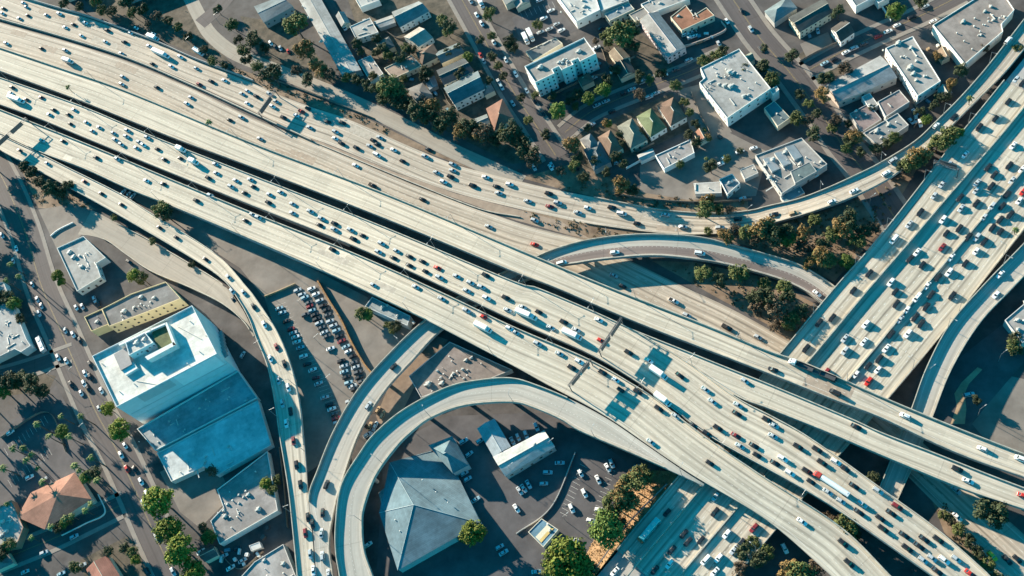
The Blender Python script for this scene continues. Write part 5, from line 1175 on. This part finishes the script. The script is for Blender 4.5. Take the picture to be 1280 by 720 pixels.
def tree_parts(kind, var):
    if (kind, var) not in _cr:
        _cr[kind, var] = crown_mb(var*7+hash_(kind), .8, 1.9, True).mesh('crown', [LEAF[kind]]) if kind in ('lime', 'green') else crown_mb(var*7+hash_(kind), .75 if kind != 'rust' else .95, 1. if kind not in ('brown',) else .7).mesh('crown', [LEAF[kind]])
    if 'trunk' not in _cr:
        b = MB(); b.tube((0, 0, 0), (0, 0, .55), .05, .035, 7)
        for a in range(5):
            d = Vector((math.cos(a*1.26), math.sin(a*1.26), 0)); b.tube((0, 0, .5), d*.12+Vector((0, 0, .8)), .026, .018, 5); b.tube(d*.12+Vector((0, 0, .8)), d*.34+Vector((0, 0, 1.1)), .018, .008, 5)
        _cr['trunk'] = b.mesh('trunk', [BARK])
    return _cr[kind, var], _cr['trunk']
def hash_(s): return sum(ord(c)*(i+3) for i, c in enumerate(s))
TREES = []; rt = random.Random(11)
def add_tree(x, y, rpx, kind, nm='tree', zb=0.):
    r = rpx*.42*(1.12 if kind == 'lime' else 1.34); p0 = P(x, y, zb+r*1.45)                 # crown centre seen at (x, y)
    cr, tr = tree_parts(kind, rt.randrange(3))
    e = empty(nm, (p0.x, p0.y, zb), rt.uniform(0, 6.28)); c = put('crown', cr, e); c.location = (0, 0, r*1.45); c.scale = (r*1.08, r*1.0, r*.95)
    t = put('trunk', tr, e); t.scale = (r*1.2, r*1.2, r*1.35)
    TREES.append(dict(o=e, x=x, y=y, kind=kind, r=rpx, palm=False))
_pm = {}
def add_palm(x, y, h, s=1.):
    if not _pm:
        for v in range(2):
            r = random.Random(v+50); b = MB()
            for i in range(22):
                a = i*2.4+r.uniform(-.2, .2); el = r.uniform(-.25, 1.0); L_ = r.uniform(1.9, 2.6); pr = None
                d = Vector((math.cos(a), math.sin(a), 0)); sd = Vector((-d.y, d.x, 0))
                for k in range(6):
                    f = k/5; c = d*(L_*f*math.cos(el*(1-f*.5)))+Vector((0, 0, L_*(math.sin(el)*f-.75*f*f))); w_ = .34*math.sin(math.pi*min(1, f*.85+.12))
                    cur = (c-sd*w_-Vector((0, 0, w_*.4)), c, c+sd*w_-Vector((0, 0, w_*.4)))
                    if pr: b.face([pr[0], pr[1], cur[1], cur[0]]); b.face([pr[1], pr[2], cur[2], cur[1]])
                    pr = cur
            _pm[v] = b.mesh('fronds', [leafmat('palm_fronds', (.10, .12, .04))])
        b = MB(); b.tube((0, 0, 0), (.02, 0, .5), .024, .018, 7); b.tube((.02, 0, .5), (0, 0, 1), .018, .016, 7); _pm['t'] = b.mesh('trunk', [BARK])
    p = P(x, y, h); e = empty('palm_tree', (p.x, p.y, 0), rt.uniform(0, 6.28)); f = put('fronds', _pm[rt.randrange(2)], e); f.location = (0, 0, h); f.scale = (s, s, s)
    t = put('trunk', _pm['t'], e); t.scale = (h, h, h)
    TREES.append(dict(o=e, x=x, y=y, kind='palm', r=4, palm=True))
T = """
o 368 30 17|r 381 62 15|r 403 90 10|d 340 92 15|d 318 48 12|o 305 62 9|r 395 80 9|b 412 93 9|o 432 97 7|d 298 50 7|o 128 12 8|b 196 20 8|d 155 2 10|d 272 12 7|o 290 30 9|
o 487 108 15|r 500 112 11|d 520 140 14|r 540 133 11|d 560 146 12|r 575 163 11|b 605 166 12|d 637 166 14|o 630 168 9|d 590 168 9|d 500 128 10|d 478 124 8|d 548 158 10|
g 585 72 6|d 575 92 8|d 562 32 9|o 560 40 7|d 514 62 7|o 506 60 7|d 530 90 8|o 505 98 5|d 612 102 6|o 612 18 9|d 636 52 9|d 640 58 8|o 466 95 6|d 445 55 8|d 450 65 6|o 672 30 7|
o 776 42 17|d 790 36 11|d 792 58 8|o 760 54 6|g 736 124 7|g 754 113 8|g 698 139 9|o 669 119 5|o 720 133 5|r 714 180 10|b 800 118 8|o 845 107 7|r 758 153 5|g 761 155 4|d 775 167 5|
o 880 76 8|o 895 70 8|d 905 65 8|o 855 128 6|o 862 140 5|d 870 155 6|o 878 165 5|d 888 208 8|d 925 188 4|o 908 198 5|r 777 230 10|d 790 238 7|b 772 240 5|
d 660 190 12|b 668 198 11|d 650 178 12|d 778 180 5|o 795 175 5|d 800 168 5|d 770 195 7|d 735 160 5|
d 955 82 8|o 967 98 9|d 930 86 7|d 955 85 6|o 997 148 8|d 1017 167 9|d 990 70 8|b 1055 85 9|d 1032 98 9|r 1030 118 9|d 1048 15 8|g 1120 15 9|d 1090 135 4|r 1067 172 9|o 1040 160 6|b 1045 150 8|d 1200 88 8|r 1190 106 7|b 1232 60 6|g 1158 150 5|d 1175 122 6|d 1150 2 8|o 1272 60 6|d 955 60 5|d 1075 190 6|b 1010 150 7|d 1060 155 5|
o 1185 170 11|o 1172 180 10|r 1150 195 12|o 1140 205 10|g 1195 168 7|d 1130 208 8|
d 955 285 13|d 965 294 12|d 935 292 9|d 985 290 9|o 978 292 7|b 945 300 8|o 880 262 10|r 885 250 8|d 900 262 6|b 912 262 5|o 886 288 5|
d 1060 275 12|d 1050 285 11|o 1040 292 9|g 985 300 7|r 1003 292 9|o 1035 325 9|r 1025 320 10|g 1058 328 7|d 1080 290 8|d 1070 302 9|o 1025 322 8|d 1095 285 7|b 1000 308 7|d 1012 330 7|
o 878 342 9|o 925 340 10|d 960 372 12|d 970 385 12|o 990 402 9|o 980 358 8|d 945 372 9|g 962 380 6|d 900 350 8|b 945 385 8|d 985 372 8|o 955 355 7|d 1000 388 8|b 970 408 7|
o 200 262 11|d 208 268 9|o 142 272 5|o 190 302 5|d 240 330 5|d 40 215 9|d 52 228 10|d 62 236 11|d 30 208 8|d 75 240 9|d 85 232 8|
l 72 345 8|l 77 353 6|l 168 345 9|o 178 348 8|
d 12 372 9|g 18 380 8|d 26 398 7|d 10 478 13|g 4 490 9|d 30 472 11|d 40 480 12|o 22 476 9|d 55 488 9|o 50 490 6|
l 136 511 9|l 151 538 13|o 145 530 6|b 264 588 7|
l 200 628 18|l 212 663 16|l 226 688 17|l 243 716 14|g 262 672 7|d 255 660 6|
d 118 593 9|g 110 597 7|g 78 540 7|o 60 655 5|o 88 650 5|g 80 655 5|d 72 660 6|o 10 680 8|d 2 690 9|l 170 700 6|o 165 690 6|d 155 685 6|o 95 708 7|d 135 690 6|
l 592 667 13|d 580 672 6|
g 758 662 15|o 770 630 12|r 778 615 12|o 790 605 12|o 802 596 11|r 786 628 10|o 764 658 9|d 765 645 9|b 783 625 8|r 795 598 9|d 775 655 7|
l 708 700 22|g 722 715 14|o 690 712 12|d 735 708 9|
o 1058 660 11|b 1045 652 8|d 1066 668 7|o 1000 718 12|r 985 712 10|b 1018 712 9|b 1035 648 7|
d 1238 640 13|d 1248 648 9|o 1180 645 5|d 1188 650 5|o 1200 662 6|d 1212 676 6|d 1222 690 6|o 1235 706 6|b 1192 655 5|d 1248 722 7|d 1092 598 6|
d 930 690 8|o 940 680 7|d 950 700 9|b 925 712 8|o 960 690 7|
o 347 600 5|l 333 605 7|o 340 612 6|o 452 392 8|g 460 394 6|d 495 408 7|o 484 407 5|o 490 412 5|
d 445 100 8|d 458 106 8|d 470 112 9|o 482 118 9|d 495 122 10|d 508 130 10|b 528 128 9|d 535 146 11|o 552 152 9|d 585 158 11|d 600 160 8|r 598 172 9|d 615 172 9|d 622 176 8|
d 140 14 9|o 165 16 8|d 178 12 9|d 210 26 8|o 222 34 7|d 235 46 7|d 255 62 7|o 266 76 7|d 280 82 6|d 160 -2 10|o 120 2 9|d 100 8 8|d 80 4 8|b 185 30 6|d 330 60 8|d 308 74 8|o 322 82 8|d 385 100 9|b 370 88 8|
d 615 70 7|o 622 82 6|d 630 95 6|d 652 122 6|o 660 150 6|d 682 168 7|d 690 120 6|d 722 118 7|d 712 126 6|d 760 100 8|d 770 88 7|d 800 96 8|o 812 100 6|d 826 92 7|d 784 50 9|o 755 45 6|b 745 52 5|
d 470 48 7|d 480 60 8|o 485 70 7|d 500 72 8|d 535 92 7|d 560 66 6|d 572 60 6|o 552 26 8|d 530 98 6|d 470 66 6|d 600 50 6|o 615 45 6|
d 745 200 7|d 722 196 7|o 718 208 7|d 758 215 6|b 700 214 7|d 730 222 7|d 780 205 6|o 850 205 5|d 870 178 6|d 862 168 6|r 884 172 5|
d 1000 118 6|o 1010 130 6|d 1022 142 6|d 1062 176 7|o 1058 186 6|d 1095 186 7|d 1108 180 6|o 1118 172 7|d 1150 140 6|d 1168 132 6|r 1172 70 6|d 1160 96 6|d 1182 120 6|
d 905 296 9|b 920 286 7|o 1018 275 7|d 1030 302 8|b 1015 312 6|
d -25 195 14|o -38 225 15|d -30 258 14|o -48 285 16|d -30 318 13|o -55 345 15|d -22 352 11|d -18 470 14|d -24 500 13|o -30 540 14|d -26 585 14|d -30 620 12|d 2 372 9|o 1265 432 7|d 1272 440 6|d 1270 422 6|o 80 117 0|d 1220 500 5
"""
KEY = {'o': 'olive', 'g': 'green', 'd': 'dark', 'r': 'rust', 'l': 'lime', 'b': 'brown'}
for ti, tok in enumerate(T.replace('\n', '').split('|')):
    k, x, y, r = tok.split()
    if k == 'd' and ti % 2 and 880 < float(x) < 1110 and 250 < float(y) < 420: k = 'bor'[ti % 3]
    if float(r) > 0: add_tree(float(x), float(y), float(r), KEY[k], zb=2.6 if 735 < float(x) < 800 and 590 < float(y) < 700 else 0.)
for x, y, h, s in [(84, 108, 11, .95), (260, 152, 8, 1.1), (1213, 122, 12, .9), (28, 560, 12, 1), (32, 575, 11, 1.1), (38, 568, 10, .9), (46, 585, 9, .8), (92, 582, 14, 1.1), (98, 588, 12, .9), (112, 572, 15, 1.), (62, 658, 9, .9), (80, 648, 9, 1), (88, 645, 8, .9), (112, 630, 9, .9), (105, 638, 9, .9), (38, 672, 8, .8), (8, 630, 9, .8), (1270, 402 - 115, 10, .8), (988, 288, 7, .9), (75, 520, 13, .9), (85, 545, 14, 1), (60, 545, 15, 1), (15, 560, 15, 1.1), (45, 530, 15, 1), (52, 602, 12, 1.1), (3, 585, 14, 1.1), (120, 600, 13, 1), (100, 520, 14, .9), (12, 330, 14, 1), (6, 350, 15, 1), (22, 345, 14, .9), (883, 198, 7, .6)]:
    add_palm(x, y, h, s)
TL = [(92, 600, 'the terracotta hall'), (192, 478, 'the tall block'), (160, 400, 'the yellow building'), (100, 330, 'the flat garage by the entry ramp'), (700, 85, 'the white apartment block'), (917, 105, 'the flat white warehouse'), (795, 165, 'the house row'), (540, 630, 'the pyramid roofed hall'), (650, 565, 'the gabled workshop'), (678, 665, 'the kiosk'), (305, 630, 'the notched pinkish building'), (990, 205, 'the workshop cluster'), (1075, 115, 'the grey gabled warehouse'), (1210, 35, 'the large pinkish flat roof'), (1140, 85, 'the long white building'), (410, 45, 'the long strip building'), (580, 110, 'the white balconied apartment house'), (625, 145, 'the terracotta hipped house'), (845, 192, 'the low white walled building'), (865, 25, 'the terracotta restaurant'), (850, 310, 'the curved ramp'), (485, 390, 'the small teal building'), (800, 640, 'the dry grass slope'), (575, 455, 'the brown market roof'), (1190, 650, 'the low roadway at lower right'), (1060, 650, 'the gap between lower right decks'), (1010, 290, 'the dirt slope inside the ramps'), (960, 385, 'the dirt slope beside the crossing freeway'), (1050, 36, 'the small dark gabled house'), (20, 410, 'the pale roof at the left edge'), (515, 80, 'the flat tan roofed house'), (60, 230, 'the start of the exit ramp'), (940, 690, 'the crossing freeway at the bottom'), (1160, 190, 'the curving topmost ramp'), (1270, 420, 'the right edge roof'), (1000, 715, 'the bottom right deck'), (285, 40, 'the ramp road at upper left'), (160, 20, 'the freeway wall at upper left'), (670, 185, 'the dead end of the diagonal street'), (30, 470, 'the short cross street'), (215, 680, 'the lower end of the left street'), (170, 330, 'the pale entry ramp')]
KW = {'olive': 'olive green', 'green': 'green', 'dark': 'dark green', 'rust': 'rusty brown', 'lime': 'bright yellow-green', 'brown': 'bare brown', 'palm': 'tall'}
def tn(c): return ('palm tree' if c['palm'] else KW[c['kind']]+' tree')
def ts(c): return '' if c['palm'] else 'big ' if c['r'] >= 12 else 'small ' if c['r'] <= 6 else ''
def near(c):
    d, l = min((math.hypot(c['x']-l[0], c['y']-l[1]), l) for l in TL); return rel(c['x'], c['y'], l[0], l[1])+' '+l[2]
LB = solve(TREES, [lambda c: tn(c)+' '+near(c), lambda c: ts(c)+tn(c)+' '+near(c), lambda c: None])
for c in TREES:
    tag(c['o'], LB[id(c)], 'palm' if c['palm'] else 'tree', 'palm trees' if c['palm'] else 'trees between the roads and buildings')
# lamp labels
seen = {}
for o, l in LAMPS: seen.setdefault(l, []).append(o)
for l, os_ in seen.items():
    os_.sort(key=lambda o: PX(o.location)[0])
    for i, o in enumerate(os_): o['label'] = l+(', %s from the left' % ORD[i] if len(os_) > 1 else '')

# ------------------------------------------------------------------ scrub, hedges, fences, small things
def scrub(name, label, polys, dens, m, size=.5, hgt=.9):
    r = random.Random(5); b = MB()
    for poly in polys:
        pts = [P(x, y, 0) for x, y in poly]; x0, x1 = min(p.x for p in pts), max(p.x for p in pts); y0, y1 = min(p.y for p in pts), max(p.y for p in pts)
        n = int((x1-x0)*(y1-y0)*dens)
        for _ in range(n):
            x, y = r.uniform(x0, x1), r.uniform(y0, y1); ins = False
            for i in range(len(pts)):
                a, c = pts[i], pts[i-1]
                if (a.y > y) != (c.y > y) and x < (c.x-a.x)*(y-a.y)/(c.y-a.y)+a.x: ins = not ins
            if not ins: continue
            s = r.uniform(.5, 1.3)
            for _k in range(9):
                p = Vector((x+r.gauss(0, .5)*s, y+r.gauss(0, .5)*s, r.uniform(.05, hgt)*s)); nn = Vector((r.uniform(-1, 1), r.uniform(-1, 1), r.uniform(.1, 1))).normalized(); t = nn.orthogonal().normalized(); q = nn.cross(t); k = size*r.uniform(.5, 1)*s
                b.face([p+t*k, p+q*k, p-t*k, p-q*k])
    return tag(b.build(name, m), label, 'ground cover', kind='stuff')
scrub('dry_scrub', 'low dry brown scrub on the dirt slopes between the ramps', [
    [(890, 298), (960, 285), (1060, 257), (1140, 210), (1098, 288), (1043, 350), (990, 326), (935, 305)], [(820, 328), (870, 330), (960, 350), (1030, 388), (985, 428), (960, 402), (900, 372)],
    [(290, 84), (330, 97), (400, 124), (450, 144), (500, 170), (470, 162), (430, 145), (352, 118), (300, 97)], [(650, 264), (690, 268), (762, 288), (850, 296), (745, 300), (690, 284)], [(700, 238), (720, 222), (800, 240), (930, 254), (930, 262), (830, 260), (760, 248)],
    [(1168, 628), (1182, 630), (1200, 656), (1258, 733), (1244, 733), (1180, 662)], [(25, 208), (80, 235), (118, 260), (95, 260), (50, 258)]], .11, mat('scrub_leaves', (.085, .062, .035), .9, .5, .3, second=(.10, .085, .04)))
b = MB(); rs_ = random.Random(4)
for _ in range(900):
    p0 = slope_pt(rs_.random(), rs_.random()*.96)
    for _k in range(6):
        p = p0+Vector((rs_.gauss(0, .4), rs_.gauss(0, .4), rs_.uniform(0, .35))); nn = Vector((rs_.uniform(-1, 1), rs_.uniform(-1, 1), .6)).normalized(); t = nn.orthogonal().normalized(); q = nn.cross(t); k = rs_.uniform(.1, .3)
        b.face([p+t*k, p+q*k, p-t*k, p-q*k])
tag(b.build('straw_grass', mat('straw_blades', (.29, .175, .08), .9, .4, .5)), 'tufts of dry orange grass on the slope by the crossing freeway', 'ground cover', kind='stuff')
hedge, _ = wall_px('ivy_fence', 'tall ivy-covered orange fence along the crowded parking lot', [(398, 354), (412, 378), (427, 402), (440, 430), (455, 456), (466, 470)], .02, 2.6, .9, mat('ivy_leaves', (.12, .10, .04), .9, .6, .8, second=(.26, .13, .05)), 'fence')
wall_px('lot_wall', 'pale wall at the upper end of the crowded parking lot', [(332, 372), (352, 364), (370, 356)], .02, 1.6, .5, mat('tan_wall', (.42, .30, .18), .9, .2, .4))
wall_px('chain_fence', 'grey fence along the left edge of the crossing freeway above the dry grass', [(742, 716), (786, 655), (834, 606)], 5.99, 1.9, .12, STEEL, 'fence')
wall_px('lot_wall', 'low pale wall in the asphalt lot above the kiosk', [(646, 668), (690, 634), (720, 566)], .02, 1.0, .4, SIDEC)
wall_px('yard_wall', 'white wall around the yard of the terracotta restaurant', [(842, 62), (868, 56), (906, 40), (902, 28)], .02, 1.8, .3, mat('pinkish_wall', (.50, .40, .35), .9, .15, .4))
wall_px('block_wall', 'low white wall around the shaded lot at the top right', [(1091, -4), (1102, 10), (1113, 27)], .02, 1.6, .4, TRIMW)
wall_px('block_wall', 'pale curved wall of the plaza at left', [(64, 296), (74, 288), (92, 279)], .02, 1.0, .4, TRIMW)
wall_px('block_wall', 'low wall around the terracotta hall', [(78, 670), (108, 655), (132, 642), (124, 618)], .02, 1.1, .3, TRIMW)
wall_px('block_wall', 'thin pale wall in the yard left of the low white walled building', [(783, 212), (800, 203), (818, 194)], .02, 1.8, .3, TRIMW)
for lb_, pts_ in (('grey board fence behind the flat tan roofed house', [(486, 102), (516, 118), (548, 136)]), ('grey board fence between the alley garages and the trees', [(464, 104), (484, 122), (505, 140)]), ('pale fence beside the white balconied apartment house', [(552, 112), (566, 134), (590, 124)]),
                 ('dark fence below the shaded apartment lot', [(690, 120), (724, 104), (758, 92)]), ('board fence behind the small tan house', [(752, 62), (764, 84), (794, 72)]), ('board fence left of the bright green house', [(786, 176), (794, 190), (818, 180)]),
                 ('board fence right of the house row', [(864, 116), (874, 140), (888, 168)]), ('pale wall behind the long grey gabled house', [(482, 40), (500, 50), (512, 44)]), ('board fence by the side street at the top right', [(1000, 78), (1022, 66), (1048, 54)]),
                 ('board fence beside the pinkish roofed workshop', [(1140, 128), (1152, 146), (1142, 160)]), ('long fence on the verge above the topmost ramp', [(770, 244), (830, 252), (890, 254), (940, 250)]), ('long fence beside the ramp road at upper left', [(330, 96), (400, 122), (470, 150)]),
                 ('fence along the junk yard at the bottom left', [(270, 686), (300, 712), (330, 690)]), ('fence of the parking lot by the left street', [(2, 548), (60, 516), (84, 566)]), ('fence beside the exit ramp above the junk yard', [(350, 560), (356, 610), (360, 660)])):
    wall_px('fence', lb_, pts_, .02, 1.8, .12, mat('fence_boards', (.20, .17, .14), .9, .3, .5), 'fence')
# stall lines painted on the lots
def stalls(rows, parent_name):
    b = MB()
    for (x0, y0, x1, y1, n, dx, dy) in rows:
        for i in range(n):
            f = i/(n-1); p = P(x0+(x1-x0)*f, y0+(y1-y0)*f, .036); q = P(x0+(x1-x0)*f+dx, y0+(y1-y0)*f+dy, .036); d = (q-p).normalized(); s = Vector((-d.y, d.x, 0))*.05
            b.face([p-s, q-s, q+s, p+s])
    return tag(b.build(parent_name, PAINT), None, kind='structure')
stalls([(345, 382, 420, 530, 34, 12, -4), (10, 600, 60, 560, 12, 5, 9), (5, 560, 55, 520, 12, 5, 9), (725, 580, 700, 640, 12, 9, 5), (760, 585, 735, 660, 14, 9, 4), (650, 15, 690, 2, 8, 4, 8), (20, 640, 70, 600, 10, 5, 9)], 'parking_lines')
# odds and ends in the yards: crates, bins and stored sheets
YARD = [(868, 40), (874, 46), (883, 44), (878, 52), (862, 48), (890, 48), (285, 688), (300, 690), (310, 694), (295, 700), (278, 700), (318, 690), (324, 694), (306, 706), (515, 100), (506, 120), (545, 118), (560, 138), (690, 132), (750, 80), (765, 92), (900, 172), (470, 62), (486, 76), (1012, 46), (1160, 62), (1172, 58), (1150, 120), (1160, 128), (330, 672), (335, 660)]
ry = random.Random(9); YM = [mat('crate_white', (.6, .6, .57), .7), mat('crate_tan', (.38, .27, .16), .8), mat('bin_blue', (.10, .22, .28), .6), mat('bin_dark', (.06, .07, .07), .7)]
YI = []
for x, y in YARD:
    k = ry.randrange(4); b = MB(); sx, sy, sz = ry.uniform(1.2, 3), ry.uniform(1, 2), ry.uniform(.8, 1.8); b.box((0, 0, sz/2), (sx, sy, sz)); b.box((0, 0, sz+.05), (sx+.12, sy+.12, .1)); b.box((sx*.3, 0, sz+.16), (.3, sy*.5, .12))
    o = b.build('storage_bin', YM[k]); p = P(x, y, .03); o.location = (p.x, p.y, .03); o.rotation_euler.z = ry.uniform(0, 3.1)
    YI.append(dict(o=o, x=x, y=y, n=['white', 'tan', 'blue', 'dark'][k]))
YL = solve(YI, [lambda c: c['n']+' storage bin '+near(c), lambda c: None])
for c in YI: tag(c['o'], YL[id(c)], 'storage bin', 'bins stored in yards')

# repaired and stained patches on the decks, each part of its roadway
PATB = mat('brown_patch_paving', (.33, .265, .205), .9, .25, .4); PATL = mat('fresh_concrete_patch', (.53, .475, .385), .85, .12, .4); PATD = mat('dark_patch_paving', (.37, .325, .265), .9, .25, .4)
def patch(key, t0, t1, f0, f1, m):
    rd = ROADS[key]; b = MB(); n0, n1 = int(t0*(rd.n-1)), int(t1*(rd.n-1))
    for i in range(n0, n1):
        e = lambda j, f: rd.L[j].lerp(rd.R[j], f)+Vector((0, 0, .006))
        q = [e(i, f0), e(i, f1), e(i+1, f1), e(i+1, f0)]; b.face(q if (q[1]-q[0]).cross(q[3]-q[0]).z > 0 else q[::-1])
    if b.f: b.build('paving_patch', m, rd.obj)
rp = random.Random(21)
for key, cnt, ms in (('R1', 5, (PATB, PATD)), ('R2', 6, (PATB, PATD)), ('R4', 4, (PATL, PATD)), ('R5', 4, (PATL, PATD))):
    nl = {'R1': 3, 'R2': 4, 'R3': 2, 'R4': 5, 'R5': 4, 'R9': 2, 'R7': 2}[key]
    for _ in range(cnt):
        t0 = rp.uniform(.05, .86); k = rp.randrange(nl); f0 = .08+.84*k/nl; patch(key, t0, t0+rp.uniform(.012, .05), f0+.008, f0+.84/nl-.008, rp.choice(ms))
p_, t_, i_, s_, w_ = on_road('R3', 1030, 478); tt = i_/(ROADS['R3'].n-1); patch('R3', tt-.008, tt+.02, .04, .96, PATB)
